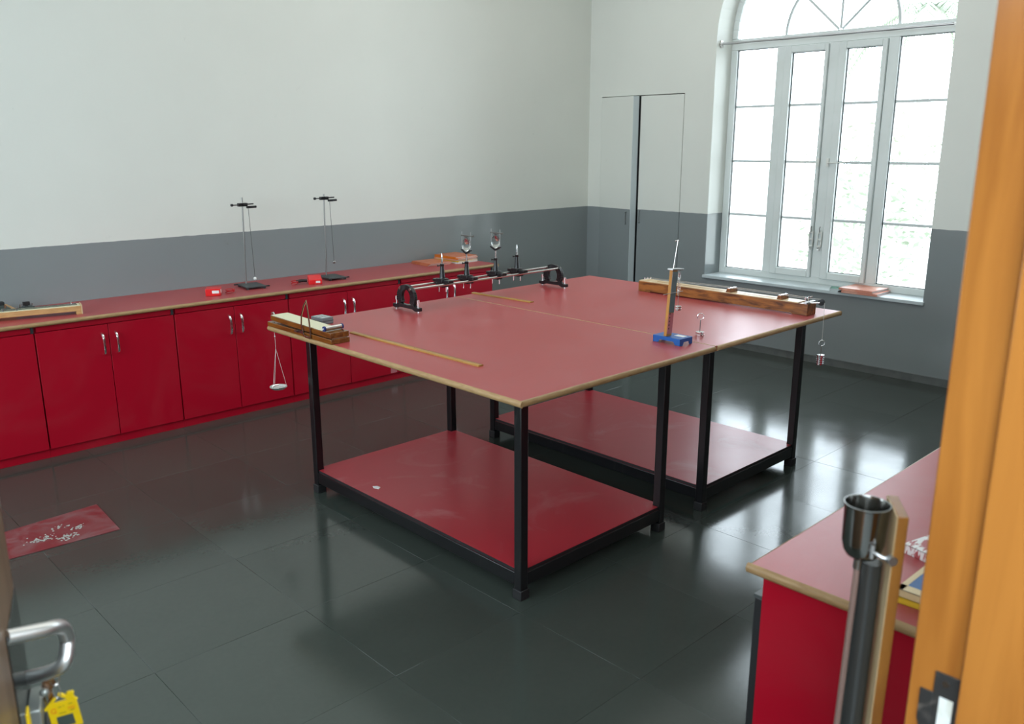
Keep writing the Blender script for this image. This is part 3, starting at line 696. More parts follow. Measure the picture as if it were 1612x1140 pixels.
# ---- sonometer on the far table
T2 = TT + 0.0004
sx0, sx1, sy0, sy1 = -2.560, -2.462, -3.888, -2.705
so = thing('sonometer', ((sx0 + sx1) / 2, (sy0 + sy1) / 2, T2), 'long teak sound box with strings over small bridges on the far table', 'sonometer')
sb = MB().prism([(sy0, T2), (sy0 + 0.09, T2), (sy0 + 0.10, T2 + 0.006), (sy1 - 0.10, T2 + 0.006), (sy1 - 0.09, T2), (sy1, T2), (sy1, T2 + 0.066), (sy0, T2 + 0.066)], 'x', sx0, sx1)
obj('sound_box', sb, 'teak', so, bevel=0.002)
zt = T2 + 0.066
obj('soundboard', B(sx0 + 0.002, sx1 - 0.002, sy0 + 0.06, sy1 - 0.006, zt, zt + 0.004), 'palewood', so, label='pale wooden soundboard')
obj('scale_slot', B(sx0 + 0.036, sx0 + 0.052, sy0 + 0.16, sy1 - 0.12, zt + 0.0035, zt + 0.0050), 'stickwood', so)
obj('end_bar', MB().box(sx0 - 0.006, sx1 + 0.004, sy0 + 0.004, sy0 + 0.024, zt + 0.000, zt + 0.010, None), 'alu', so, bevel=0.001)
obj('end_plate', MB().box(sx0 + 0.002, sx1 - 0.002, sy1 - 0.05, sy1 - 0.004, zt + 0.004, zt + 0.006), 'palewood', so)
for i in range(3):
    tpn = MB().cyl((sx0 + 0.025 + i * 0.024, sy1 - 0.03 - 0.006 * i, zt + 0.006), (sx0 + 0.025 + i * 0.024, sy1 - 0.03 - 0.006 * i, zt + 0.022), 0.003, n=8)
    obj('tuning_pin', tpn, 'chrome', so)
for i in range(2): obj('wire_post', MB().cyl((sx0 + 0.03 + i * 0.035, sy0 + 0.03, zt + 0.002), (sx0 + 0.03 + i * 0.035, sy0 + 0.03, zt + 0.034), 0.005, n=10), 'chrome', so)
obj('cross_pin', MB().tube([(sx0 + 0.025, sy0 + 0.034, zt + 0.026), (sx1 + 0.004, sy0 + 0.03, zt + 0.030)], 0.003, 6), 'chrome', so)
pc = (-2.517, -3.944, zt + 0.014)
obj('pulley_axle', MB().tube([(pc[0] + 0.028, pc[1], pc[2]), (pc[0] - 0.02, pc[1], pc[2]), (pc[0] - 0.02, sy0 - 0.0, pc[2] - 0.008)], 0.0035, 8), 'steel', so)
obj('pulley_wheel', MB().lathe([(0.004, -0.006), (0.0185, -0.005), (0.015, 0), (0.0185, 0.005), (0.004, 0.006)], pc, (1, 0.25, 0), 20), 'cast', so, label='black grooved pulley')
for i, dx in enumerate((0.024, 0.060)):
    obj('string', MB().tube([(sx0 + dx + 0.006, sy1 - 0.03, zt + 0.018), (sx0 + dx, -3.37, zt + 0.030), (sx0 + dx, -3.70, zt + 0.030), (sx0 + dx, sy0 + 0.03, zt + 0.028)] + ([] if i else [(pc[0], pc[1], pc[2] + 0.017)]), 0.0010, 5), 'whitecord' if i == 0 else 'steel', so)
for yb_, lab in ((-3.372, 'small teak bridge block nearer the middle of the sonometer'), (-3.708, 'small teak bridge block near the pulley end of the sonometer')):
    br = thing('sonometer_bridge', ((sx0 + sx1) / 2, yb_, zt + 0.004), lab, 'bridge', 'movable sonometer bridges')
    obj('block', MB().prism([(yb_ - 0.016, zt + 0.005), (yb_ + 0.016, zt + 0.005), (yb_ + 0.011, zt + 0.026), (yb_ - 0.011, zt + 0.026)], 'x', sx0 + 0.008, sx1 - 0.008), 'teak', br, bevel=0.001)
    obj('metal_edge', B(sx0 + 0.010, sx1 - 0.010, yb_ - 0.008, yb_ + 0.006, zt + 0.026, zt + 0.0295), 'chrome', br)


def hook_weight(name, cx, cy, z0, nd, label, group, hang=False, stem=0.055, ring=True, r=0.021):
    o = thing(name, (cx, cy, z0), label, 'weight', group)
    obj('stem', MB().cyl((cx, cy, z0), (cx, cy, z0 + nd * 0.0115 + stem), 0.0022, n=8), 'dsteel', o)
    zc = z0 + nd * 0.0115 + stem + 0.016
    if ring: pts = [(cx, cy + 0.016 * math.cos(R(a)), zc + 0.016 * math.sin(R(a))) for a in range(-90, 240, 22)]
    else: pts = [(cx, cy, z0)]
    pts = [(cx + (p[1] - cy) * 0.7, cy - (p[1] - cy) * 0.7, p[2]) for p in pts]
    obj('hook', MB().tube(pts, 0.0024, 6), 'chrome', o)
    for k in range(nd):
        z = z0 + k * 0.0115
        poly = [(r * math.cos(R(a)), r * math.sin(R(a))) for a in range(100, 441, 17)] + [(0.003, r * 0.98), (0.003, 0.002), (-0.003, 0.002)]
        rot = Matrix.Translation((cx, cy, z)) @ Matrix.Rotation(R(150 + 5 * k), 4, 'Z')
        obj('slotted_disc', MB().prism(poly, 'z', 0.0006, 0.0108, rot), 'chrome', o, bevel=0.0008, seg=1)
    return o


hw_ = hook_weight('hanging_weight', -2.527, -3.972, 0.672, 5, 'stack of chromed slotted weights hanging from the sonometer pulley', None, r=0.0205, stem=0.05)
obj('string', MB().tube([(-2.527, -3.972, 0.816), (-2.524, -3.970, 0.90), (pc[0], -3.963, pc[2])], 0.0011, 5), 'whitecord', hw_)
hook_weight('slotted_weight', -3.418, -3.765, T2, 2, 'chromed hooked slotted weight standing beside the blue stand', None, stem=0.060, r=0.021)

# ---- spring extension apparatus
ha = thing('spring_apparatus', (-3.62, -3.745, TT), 'slanted wooden spring apparatus with mirror scale on a blue metal stand', 'spring apparatus')
hx0, hx1, hy0, hy1 = -3.678, -3.578, -3.832, -3.672
bs = MB().box(hx0, hx1, hy0, hy1, TT + 0.030, TT + 0.034)
for yy in (hy0, hy1 - 0.003):
    bs.prism([(hx0, TT), (hx0 + 0.022, TT), (hx0 + 0.030, TT + 0.016), (hx1 - 0.030, TT + 0.016), (hx1 - 0.022, TT), (hx1, TT), (hx1, TT + 0.031), (hx0, TT + 0.031)], 'y', yy, yy + 0.003)
bs.prism([(hy0, TT + 0.001), (hy0 + 0.03, TT + 0.001), (hy0 + 0.04, TT + 0.016), (hy1 - 0.04, TT + 0.016), (hy1 - 0.03, TT + 0.001), (hy1, TT + 0.001), (hy1, TT + 0.031), (hy0, TT + 0.031)], 'x', hx0, hx0 + 0.003)
obj('stand', bs, 'bluesteel', ha, bevel=0.001)
obj('sticker', B(-3.628, -3.594, -3.812, -3.760, TT + 0.0341, TT + 0.0346), 'white', ha, label='white sticker')
# slanted upright in its own frame: foot at (-3.650,-3.740)
tl = Matrix.Translation((-3.664, -3.738, TT + 0.034)) @ Matrix.Rotation(R(5.0), 4, 'Y')
obj('upright', MB().box(-0.008, 0.034, -0.008, 0.008, 0, 0.318, tl), 'orangewood', ha, bevel=0.001)
mi = MB().box(-0.006, 0.033, -0.0100, -0.008, 0.115, 0.312, tl)
obj('mirror_strip', mi, 'mirror', ha, label='grey mirror strip beside the scale')
scl = MB().box(-0.006, 0.033, -0.0098, -0.008, 0.012, 0.112, tl)
obj('scale_strip', scl, 'scalepink', ha, label='scale strip with dark marks, pink reflection painted in')  # pink colour stands for a reflection on the strip
mk = MB()
for i in range(5): mk.box(-0.001, 0.006, -0.0104, -0.0097, 0.034 + i * 0.018, 0.040 + i * 0.018, tl)
obj('scale_marks', mk, 'dark', ha)
obj('top_cap', MB().box(-0.016, 0.074, -0.016, 0.016, 0.318, 0.326, tl), 'alu', ha, bevel=0.001)
obj('long_rod', MB().cyl(tl @ Vector((0.008, 0, 0.32)), tl @ Vector((0.015, -0.006, 0.462)), 0.0026, n=8).cyl(tl @ Vector((0.006, 0.004, 0.455)), tl @ Vector((0.02, -0.008, 0.458)), 0.003, n=8), 'steel', ha)
spc = tl @ Vector((0.058, -0.002, 0.318)); coil = []
for i in range(0, 24 * 11):
    a = 2 * math.pi * i / 12; coil.append((spc.x + 0.006 * math.cos(a), spc.y + 0.006 * math.sin(a), spc.z - 0.012 - 0.11 * i / (24 * 11)))
obj('spring', MB().tube([tuple(spc)] + coil, 0.0012, 4), 'chrome', ha)
ptr = TT + 0.243
obj('pointer', MB().cyl((spc.x + 0.02, spc.y - 0.01, ptr), (spc.x - 0.13, spc.y - 0.006, ptr - 0.001), 0.0013, n=6), 'alu', ha)
obj('hanger_wire', MB().cyl((spc.x, spc.y, TT + 0.155), (spc.x, spc.y, spc.z - 0.12), 0.0016, n=6), 'steel', ha)
hd = MB()
for k in range(2): hd.cyl((spc.x, spc.y, TT + 0.150 + 0.011 * k), (spc.x, spc.y, TT + 0.1595 + 0.011 * k), 0.016, n=20)
obj('hanging_disc', hd, 'chrome', ha, bevel=0.0008, seg=1)

# ================================================================== ON THE WALL WORKTOP
def retort(x, y, base_rot, ztop, lab, zclamp, bob_z, bob_dx, bobm, dxl):
    o = thing('retort_stand', (x, y, CT), lab, 'retort stand', 'retort stands with pendulums')
    m4 = Matrix.Translation((x + 0.005, y - 0.075, CT)) @ Matrix.Rotation(R(base_rot), 4, 'Z')
    obj('base_plate', MB().box(-0.075, 0.075, -0.105, 0.105, 0.012, 0.021, m4), 'grey_iron', o, bevel=0.002)
    for a in (-0.062, 0.062):
        for b_ in (-0.092, 0.092): obj('foot', MB().cyl(m4 @ Vector((a, b_, 0)), m4 @ Vector((a, b_, 0.013)), 0.011, n=10), 'rubber', o)
    for a, b_ in ((-0.085, 0.092), (0.085, -0.092)): obj('corner_lug', MB().box(a - 0.015, a + 0.015, b_ - 0.008, b_ + 0.008, 0.012, 0.02, m4), 'rubber', o)
    obj('rod', MB().cyl((x, y, CT + 0.02), (x + dxl, y, ztop), 0.0055, n=10), 'dsteel', o)
    cl = obj('boss_clamp', MB().box(x + dxl - 0.035, x + dxl + 0.035, y - 0.014, y + 0.014, zclamp - 0.012, zclamp + 0.012).cyl((x + dxl - 0.075, y, zclamp), (x + dxl - 0.03, y, zclamp), 0.004, n=8).lathe([(0.004, 0), (0.010, 0.004), (0.010, 0.018), (0.004, 0.022)], (x + dxl - 0.092, y, zclamp), (1, 0, 0), 10), 'cast', o, bevel=0.0015, seg=1)
    obj('clamp_arm', MB().cyl((x + dxl + 0.0, y - 0.02, zclamp + 0.003), (x + dxl + 0.07, y - 0.035, zclamp + 0.006), 0.005, n=8).box(x + dxl + 0.01, x + dxl + 0.05, y - 0.052, y - 0.034, zclamp - 0.024, zclamp - 0.008).cyl((x + dxl + 0.045, y - 0.043, zclamp - 0.016), (x + dxl + 0.085, y - 0.043, zclamp - 0.015), 0.0085, n=10), 'cast', cl, bevel=0.001, seg=1)
    sx, sy = x + dxl + 0.022, y - 0.043
    p = obj('pendulum_string', MB().tube([(sx, sy, zclamp - 0.02), (sx + bob_dx, sy, bob_z)], 0.0018, 5), 'cord', o)
    obj('pendulum_bob', MB().sphere((sx + bob_dx, sy, bob_z - 0.011), 0.0125, 12, 8), bobm, p)
    return o


retort(-4.055, -0.215, -8, 1.500, 'black-based retort stand with white pendulum bob, left of the two', 1.447, 0.918, 0.012, 'white', 0.018)
retort(-3.398, -0.262, -6, 1.500, 'black-based retort stand with dark pendulum bob, right of the two', 1.468, 0.985, 0.012, 'dsteel', 0.016)


def coil_lead(cx, cy, r, n, seed):
    q = random.Random(seed); pts = []
    for i in range(n * 14):
        a = 2 * math.pi * i / 14; k = i // 14
        pts.append((cx + (r + q.uniform(-0.003, 0.003)) * math.cos(a), cy + (r * 0.7 + q.uniform(-0.003, 0.003)) * math.sin(a), CT + 0.004 + 0.006 * k + 0.004 * math.sin(a * 1.3) + 0.004))
    return MB().tube(pts, 0.0032, 5)


# red supply boxes
b1 = thing('supply_box', (-4.385, -0.40, CT), 'red plastic box with white sticker, left one, beside a red lead coil', 'box', 'red supply boxes on the worktop')
bm1 = Matrix.Translation((-4.392, -0.405, CT)) @ Matrix.Rotation(R(-30), 4, 'Z')
obj('case', MB().box(-0.055, 0.045, -0.055, 0.055, 0, 0.050, bm1), 'redbox', b1, bevel=0.004)
obj('sticker', MB().box(-0.010, 0.036, -0.0556, -0.055, 0.018, 0.038, bm1).box(0.045, 0.0456, -0.04, 0.02, 0.016, 0.038, bm1), 'white', b1, label='white sticker')
obj('lead', coil_lead(-4.285, -0.425, 0.030, 4, 3), 'redlead', b1, label='dark red coiled lead')
b2 = thing('supply_box', (-3.63, -0.43, CT), 'red wedge-topped plastic box between the retort stands, black lead behind', 'box', 'red supply boxes on the worktop')
bm2 = Matrix.Translation((-3.622, -0.45, CT)) @ Matrix.Rotation(R(-25), 4, 'Z')
obj('case', MB().prism([(-0.050, 0), (0.050, 0), (0.050, 0.060), (-0.050, 0.036)], 'x', -0.045, 0.055, bm2), 'redbox', b2, bevel=0.004)
obj('sticker', MB().box(0.008, 0.040, -0.0506, -0.050, 0.010, 0.026, bm2), 'white', b2, label='white sticker')
obj('lead', coil_lead(-3.755, -0.40, 0.028, 4, 5), 'redlead', b2, label='dark red coiled lead')
obj('plug', MB().tube([(-3.745, -0.405, CT + 0.022), (-3.705, -0.41, CT + 0.026), (-3.668, -0.42, CT + 0.024)], 0.012, 10), 'rubber', b2, label='black plug')

# books near the right end of the worktop
def book(name, cx, cy, z, rz, lx, ly, h, cover, label, group, cat='book', spine=None, edge='pages', border=None):
    o = thing(name, (cx, cy, z), label, cat, group)
    m4 = Matrix.Translation((cx, cy, z)) @ Matrix.Rotation(R(rz), 4, 'Z'); t = 0.0018
    obj('cover', MB().box(-lx / 2, lx / 2, -ly / 2, ly / 2, 0, t, m4).box(-lx / 2, lx / 2, -ly / 2, ly / 2, h - t, h, m4).box(-lx / 2, -lx / 2 + t, -ly / 2, ly / 2, 0, h, m4), spine or cover, o)
    obj('cover_front', MB().box(-lx / 2 + 0.001, lx / 2 - 0.001, -ly / 2 + 0.001, ly / 2 - 0.001, h, h + 0.0004, m4), cover, o)
    if border: obj('cover_border', MB().box(-lx / 2 + 0.001, -lx / 2 + 0.028, -ly / 2 + 0.001, ly / 2 - 0.001, h + 0.0004, h + 0.0008, m4).box(-lx / 2 + 0.001, lx / 2 - 0.001, ly / 2 - 0.014, ly / 2 - 0.001, h + 0.0004, h + 0.0008, m4), border, o)
    obj('pages', MB().box(-lx / 2 + t, lx / 2 - 0.003, -ly / 2 + 0.003, ly / 2 - 0.003, t, h - t, m4), edge, o)
    return o


gB = 'exercise books on the wall worktop'
for k in range(3):
    book('exercise_book', -2.300 + 0.004 * k, -0.200 - 0.004 * k, CT + k * 0.0075, -6 + 2 * k, 0.24, 0.27, 0.0072, 'bookorange', ['orange exercise book at the bottom of the left pile on the worktop', 'orange exercise book in the middle of the left pile on the worktop', 'orange exercise book on top of the left pile on the worktop'][k], gB)
for k in range(5):
    book('exercise_book', -2.020 + 0.003 * (k % 2), -0.215 + 0.005 * (k % 3), CT + k * 0.0115, 4 + 3 * (k % 2) - k, 0.25, 0.30, 0.011, ['white', 'bookyellow', 'bookpink', 'bookorange', 'bookorange'][k],
         ['white-paged book at the bottom of the right pile on the worktop', 'yellow-covered book second from the bottom of the right pile', 'salmon book in the middle of the right worktop pile', 'orange-spined book second from the top of the right pile', 'orange book on top of the right worktop pile'][k], gB, spine=['white', 'bookyellow', 'bookpink', 'bookspine', 'bookspine'][k])

# metre bridge and second board at the far left
mb = thing('metre_bridge', (-5.65, -0.43, CT), 'long pale wooden metre bridge with wires lying on the worktop at the left', 'metre bridge')
ma = Matrix.Translation((-5.292, -0.455, CT)) @ Matrix.Rotation(R(-11.5), 4, 'Z')
obj('board', MB().box(-1.02, 0.0, -0.045, 0.055, 0.020, 0.052, ma), 'pine2', mb, bevel=0.002)
for xa in (-0.03, -1.0): obj('foot', MB().box(xa, xa + 0.03, -0.045, 0.055, 0.0, 0.021, ma), 'pine2', mb)
obj('end_cap', MB().box(0.0, 0.006, -0.047, 0.057, 0.0, 0.060, ma), 'palewood', mb, bevel=0.002)
obj('scale', MB().box(-1.0, -0.004, -0.040, 0.050, 0.052, 0.055, ma), 'cream', mb, label='cream scale surface')
for yy in (-0.02, 0.005, 0.03): obj('wire', MB().tube([ma @ Vector((-0.98, yy, 0.058)), ma @ Vector((-0.02, yy, 0.058))], 0.0016, 5), 'grey_iron', mb)
for xx in (-0.42, -0.345):
    tm = MB().cyl(ma @ Vector((xx, -0.025, 0.053)), ma @ Vector((xx, -0.025, 0.070)), 0.005, n=8).cyl(ma @ Vector((xx, -0.025, 0.069)), ma @ Vector((xx, -0.025, 0.073)), 0.008, n=10)
    obj('terminal', tm, 'dsteel', mb)
obj('clip', MB().box(-0.075, -0.03, -0.01, 0.02, 0.055, 0.062, ma).cyl(ma @ Vector((-0.05, 0.008, 0.06)), ma @ Vector((-0.05, 0.008, 0.082)), 0.004, n=8), 'steel', mb)
pb = thing('resistance_board', (-5.72, -0.16, CT), 'small wooden terminal board with black knob behind the metre bridge at the left edge', 'terminal board')
obj('board', MB().box(-5.98, -5.600, -0.235, -0.03, CT, CT + 0.040), 'pine2', pb, bevel=0.002)
obj('dark_top', B(-5.975, -5.625, -0.23, -0.035, CT + 0.040, CT + 0.043), 'darkgreen', pb)
obj('knob', MB().box(-5.72, -5.640, -0.16, -0.12, CT + 0.055, CT + 0.075).cyl((-5.68, -0.14, CT + 0.04), (-5.68, -0.14, CT + 0.06), 0.012, n=10), 'rubber', pb, bevel=0.003)
for xx in (-5.65, -5.70): obj('terminal', MB().cyl((xx, -0.203, CT + 0.043), (xx, -0.203, CT + 0.062), 0.006, n=10), 'brass', pb)
jk = thing('key_switch', (-5.50, -0.10, CT), 'tiny black plug key between the left boards and the wall', 'switch')
obj('base', MB().box(-5.545, -5.465, -0.125, -0.075, CT, CT + 0.022), 'grey_iron', jk, bevel=0.002)
obj('plug', MB().box(-5.525, -5.485, -0.11, -0.09, CT + 0.028, CT + 0.052).cyl((-5.505, -0.1, CT + 0.02), (-5.505, -0.1, CT + 0.03), 0.008, n=10), 'rubber', jk, bevel=0.003)
for xx in (-5.54, -5.47): obj('terminal', MB().cyl((xx, -0.1, CT + 0.02), (xx, -0.1, CT + 0.038), 0.005, n=8), 'dsteel', jk)

# sticker on the cabinet door behind the table
# ================================================================== ON THE SILL
gS = 'books on the window sill'
book('textbook', 0.095, -3.045, WS, 2, 0.285, 0.300, 0.019, 'bookpink', 'salmon-edged book, lower of the two on the window sill', gS)
book('textbook', 0.100, -3.020, WS + 0.0195, -4, 0.275, 0.295, 0.019, 'bookpink', 'salmon-covered book, upper of the two on the window sill', gS)
gs = thing('glass_slab', (0.03, -2.825, WS), 'pale green glass slab on the sill beside the books', 'glass slab')
gsm = Matrix.Translation((0.060, -2.800, WS)) @ Matrix.Rotation(R(20), 4, 'Z')
obj('slab', MB().box(-0.075, 0.06, -0.05, 0.045, 0, 0.020, gsm), 'slab', gs, bevel=0.001)
obj('ground_edge', MB().box(-0.0756, -0.075, -0.05, 0.045, 0.001, 0.019, gsm), 'sill', gs)
tag(obj('black_clip', MB().prism([(-2.905, WS), (-2.862, WS), (-2.868, WS + 0.012), (-2.890, WS + 0.020), (-2.903, WS + 0.010)], 'x', -0.045, 0.03), 'rubber', bevel=0.002), 'small black clip between the glass slab and the sill books', 'clip')

# ================================================================== RIGHT-HAND COUNTER
rc = thing('counter_cabinet', (-3.9, -5.42, 0), 'red counter cabinet against the front wall at the right, end panel facing the door', 'cabinet')
obj('end_panel', B(-5.184, -5.164, YF + 0.004, -5.168, 0, 0.823), 'cab', rc)
obj('body', B(-5.162, -2.40, YF + 0.006, -5.185, 0.06, 0.823), 'cab', rc)
obj('plinth', B(-5.160, -2.42, YF + 0.006, -5.20, 0.0, 0.06), 'black', rc)
obj('corner_post', MB().box(-5.162, -5.112, -5.180, -5.135, 0.0, 0.742), 'black', rc, bevel=0.002, label='black steel corner post')
obj('post_cap', MB().box(-5.164, -5.110, -5.182, -5.133, 0.742, 0.752), 'grey_iron', rc, bevel=0.001)
for k in range(4):
    xa = -5.10 + k * 0.672
    d = obj('door', B(xa, xa + 0.662, -5.186, -5.166, 0.07, 0.80), 'cab', rc, bevel=0.0015, seg=1)
rw = thing('counter_worktop', (-3.8, -5.42, CT), 'red laminate worktop with beech edge on the right-hand counter', 'worktop')
obj('board', B(-5.196, -2.38, YF + 0.002, -5.139, 0.824, CT), 'top', rw)
obj('lipping', MB().prism([(-5.196 - 0.011 * math.sin(R(t)), 0.837 + 0.0132 * math.cos(R(t))) for t in range(0, 181, 30)], 'y', YF + 0.002, -5.129).prism([(-5.139 + 0.008 * math.sin(R(t)), 0.837 + 0.0132 * math.cos(R(t))) for t in range(0, 181, 30)], 'x', -5.198, -2.38), 'lip', rw, label='beech edge strip')
gC = 'books on the right-hand counter'
book('textbook', -5.000, -5.567, CT, 3, 0.235, 0.205, 0.016, 'bookyellow', 'yellow-edged book lying under the blue book on the right counter', gC)
book('textbook', -5.005, -5.570, CT + 0.0165, -1, 0.235, 0.205, 0.018, 'bookblue', 'blue-covered book with cream border on the right counter', gC, spine='bookcream', border='bookcream')
book('booklet', -5.02, -5.625, CT + 0.036, 8, 0.20, 0.15, 0.008, 'bookmarble', 'red and white booklet on top of the blue book, mostly hidden by the door post', gC)
book('textbook', -4.775, -5.500, CT, -14, 0.225, 0.20, 0.024, 'bookmarble', 'red and white patterned book on the right counter behind the blue book', gC, spine='bookmarble')

# ================================================================== RESONANCE TUBE
rt_ = thing('resonance_apparatus', (-5.60, -5.58, 0), 'steel reservoir cup and dark tube on a tall wooden board by the door post', 'resonance apparatus')
dB = Vector((0.84, 0.543, 0)).normalized(); nB = Vector((-dB.y, dB.x, 0))
ltl = Matrix.Rotation(-0.012, 4, fw.cross(Vector((0, 0, 1))).cross(Vector((0, 0, 1))).normalized())
f4 = Matrix(((dB.x, nB.x, 0, 0), (dB.y, nB.y, 0, 0), (0, 0, 1, 0), (0, 0, 0, 1)))
TOP = Vector((-5.522, -5.588, 1.25))
def rf(a, n, z):
    """board frame: a along the board, n off its face, z height; leaned about the top"""
    p = f4 @ Vector((a, n, z - 1.25))
    return TOP + ltl @ p
def rbox(a0, a1, n0, n1, z0, z1):
    m_ = Matrix.Translation(TOP) @ ltl @ f4 @ Matrix.Translation((0, 0, -1.25))
    return MB().box(a0, a1, n0, n1, z0, z1, m_)
obj('board', rbox(-0.050, 0.050, -0.018, 0.0, 0.03, 1.25), 'brownply', rt_, bevel=0.0015)
obj('board_face', rbox(-0.0495, 0.0495, 0.0, 0.0015, 0.03, 1.249), 'palewood', rt_)
cc = rf(0.0, 0.042, 1.25)
cup = [(0.0, -0.108), (0.016, -0.107), (0.027, -0.100), (0.033, -0.090), (0.0365, -0.074), (0.0385, -0.004), (0.0405, -0.002), (0.0405, 0.0), (0.0385, 0.0), (0.0370, -0.004), (0.0350, -0.072), (0.0315, -0.088), (0.026, -0.097), (0.0, -0.102)]
obj('reservoir_cup', MB().lathe(cup, cc, ltl @ Vector((0, 0, 1)), 40), 'cupsteel', rt_, label='polished steel cup')
obj('outlet', MB().cyl(cc + Vector((-0.004, 0.004, -0.105)), cc + Vector((-0.005, 0.004, -0.128)), 0.008, n=12), 'dsteel', rt_)
q0 = cc + Vector((-0.005, 0.004, -0.120))
obj('rubber_tube', MB().tube(smooth([q0, rf(-0.010, 0.049, 1.05), rf(-0.012, 0.051, 0.85), rf(-0.012, 0.052, 0.6), rf(-0.006, 0.05, 0.3), rf(0.0, 0.048, 0.12)], 6), 0.0058, 10), 'pinktube', rt_, label='pinkish rubber tube')
obj('tube', MB().cyl(rf(0.004, 0.024, 0.08), rf(0.004, 0.024, 1.136), 0.0205, n=24), 'tubedark', rt_, label='dark glass resonance tube')
obj('clamp', MB().tube([rf(-0.046, 0.004, 1.168), rf(-0.048, 0.016, 1.170), rf(-0.040, 0.030, 1.174), rf(-0.024, 0.042, 1.180)], 0.004, 8).cyl(rf(-0.056, 0.000, 1.168), rf(-0.044, 0.004, 1.168), 0.0085, n=10).cyl(rf(-0.038, 0.032, 1.162), rf(-0.038, 0.032, 1.188), 0.0045, n=8), 'alu', rt_)
bf = rf(0, 0, 0.03)
obj('floor_base', MB().box(-0.10, 0.10, -0.07, 0.09, 0, 0.03, Matrix.Translation((bf.x, bf.y, 0)) @ f4), 'orangewood', rt_, bevel=0.003)

# ================================================================== FLOOR OFFCUT, KEYS
oc = thing('laminate_offcut', (-5.9, -1.72, 0.0), 'scratched dark red laminate sheet lying on the floor at the left', 'laminate sheet')
obj('sheet', MB().prism([(-6.42, -1.880), (-5.678, -1.923), (-5.655, -1.519), (-6.40, -1.585)], 'z', 0.0004, 0.0045), 'mat', oc)
ch = MB(); q = random.Random(11)
blobs = [((-5.985, -1.775), 0.055, 46), ((-5.905, -1.835), 0.05, 52), ((-5.83, -1.755), 0.035, 24), ((-5.90, -1.68), 0.04, 16)]
for (bx, by_), sp_, n in blobs:
    for _ in range(n):
        x = bx + q.gauss(0, sp_ * 0.55); y = by_ + q.gauss(0, sp_ * 0.35); r = q.uniform(0.002, 0.0065); k = q.randint(4, 6); a0 = q.uniform(0, 6.28)
        ch.prism([(x + r * q.uniform(0.6, 1.3) * math.cos(a0 + 2 * math.pi * i / k), y + r * q.uniform(0.6, 1.3) * math.sin(a0 + 2 * math.pi * i / k)) for i in range(k)], 'z', 0.0045, 0.0045 + q.uniform(0.001, 0.0025))
tag(obj('plaster_chips', ch, 'chips'), 'scattered whitish plaster chips on the red floor sheet', 'debris', kind='stuff')

ky = thing('key_bunch', lp(-0.07, 0.06, 0.95), 'yellow house-shaped key tag hanging on keys from the door handle', 'keys')
# tag plane: faces the doorway; frame u right, v up
uv_u = Vector((0.93, -0.36, 0)).normalized(); uv_n = Vector((0.36, 0.93, 0)).normalized()
HP = lp(-0.079, 0.050, 0.943)
KU = 6.3e-5
def tp(a, b, n): return HP + Vector((0, 0, -0.034)) + uv_u * ((a - 640) * KU) + Vector((0, 0, 1)) * ((330 - b) * KU) + uv_n * n
def tprism(mb, poly, n0, n1):
    m_ = len(poly); vs = [tp(a, b, n0) for a, b in poly] + [tp(a, b, n1) for a, b in poly]
    return mb.add(vs, [tuple(range(m_))[::-1], tuple(range(m_, 2 * m_))] + [(i, (i + 1) % m_, m_ + (i + 1) % m_, m_ + i) for i in range(m_)])
tgm = MB()
tprism(tgm, [(400, 1500), (330, 800), (480, 630), (860, 590), (1090, 620), (1105, 700), (1190, 1480)], 0, 0.0045)
tprism(tgm, [(270, 830), (245, 760), (560, 425), (615, 480), (480, 640), (340, 800)], -0.0006, 0.0052)
tprism(tgm, [(640, 400), (660, 335), (710, 335), (880, 470), (850, 560), (800, 520)], -0.0006, 0.0052)
tprism(tgm, [(850, 600), (860, 385), (890, 350), (1030, 350), (1065, 390), (1045, 480), (1060, 560), (1140, 630), (1090, 690)], -0.0006, 0.0052)
obj('tag', tgm, 'tag', ky, bevel=0.0006, seg=1, label='yellow plastic house-shaped tag')
wn = MB(); tprism(wn, [(560, 1420), (540, 1085), (965, 1050), (1010, 1400)], -0.0009, 0.0001)
obj('tag_window', wn, 'darkgreen', ky)


def letters(txt, a, b, size, m):
    cu = bpy.data.curves.new('print', 'FONT'); cu.body = txt; cu.size = size; cu.extrude = 0.0003; cu.align_x = 'CENTER'
    to = bpy.data.objects.new('print', cu); C.objects.link(to)
    bpy.context.view_layer.update()
    me = bpy.data.meshes.new_from_object(to.evaluated_get(bpy.context.evaluated_depsgraph_get()))
    bpy.data.objects.remove(to)
    for v in me.vertices:
        p = tp(a, b, -0.0008) + uv_u * v.co.x + Vector((0, 0, 1)) * v.co.y - uv_n * v.co.z
        v.co = p - wloc(ky)
    me.materials.append(M[m]); o = bpy.data.objects.new('print', me); C.objects.link(o); o.parent = ky
    return o


letters('G', 490, 940, 0.0145, 'tagred'); letters('M2', 950, 900, 0.009, 'tagred')
dm = MB()
for a0, a1, b0, b1 in ((610, 700, 760, 785), (735, 770, 740, 765), (880, 990, 705, 730), (620, 800, 960, 985), (900, 1020, 925, 945)): tprism(dm, [(a0, b1), (a0, b0), (a1, b0 - 8), (a1, b1 - 8)], -0.0008, 0.0001)
obj('print_lines', dm, 'tagdark', ky)
obj('ring', MB().tube([HP + uv_u * (0.012 * math.sin(t)) * 0.6 + Vector((0, 0, 0.014 * math.cos(t) - 0.002)) + uv_n * 0.004 * math.sin(t) for t in [k * math.pi / 8 for k in range(16)]], 0.0012, 6, True), 'steel', ky)
obj('ring', MB().tube([HP + Vector((0, 0, -0.028)) + uv_u * (0.006 * math.sin(t)) + Vector((0, 0, 0.014 * math.cos(t))) for t in [k * math.pi / 8 for k in range(16)]], 0.0011, 6, True), 'steel', ky)
km = MB()
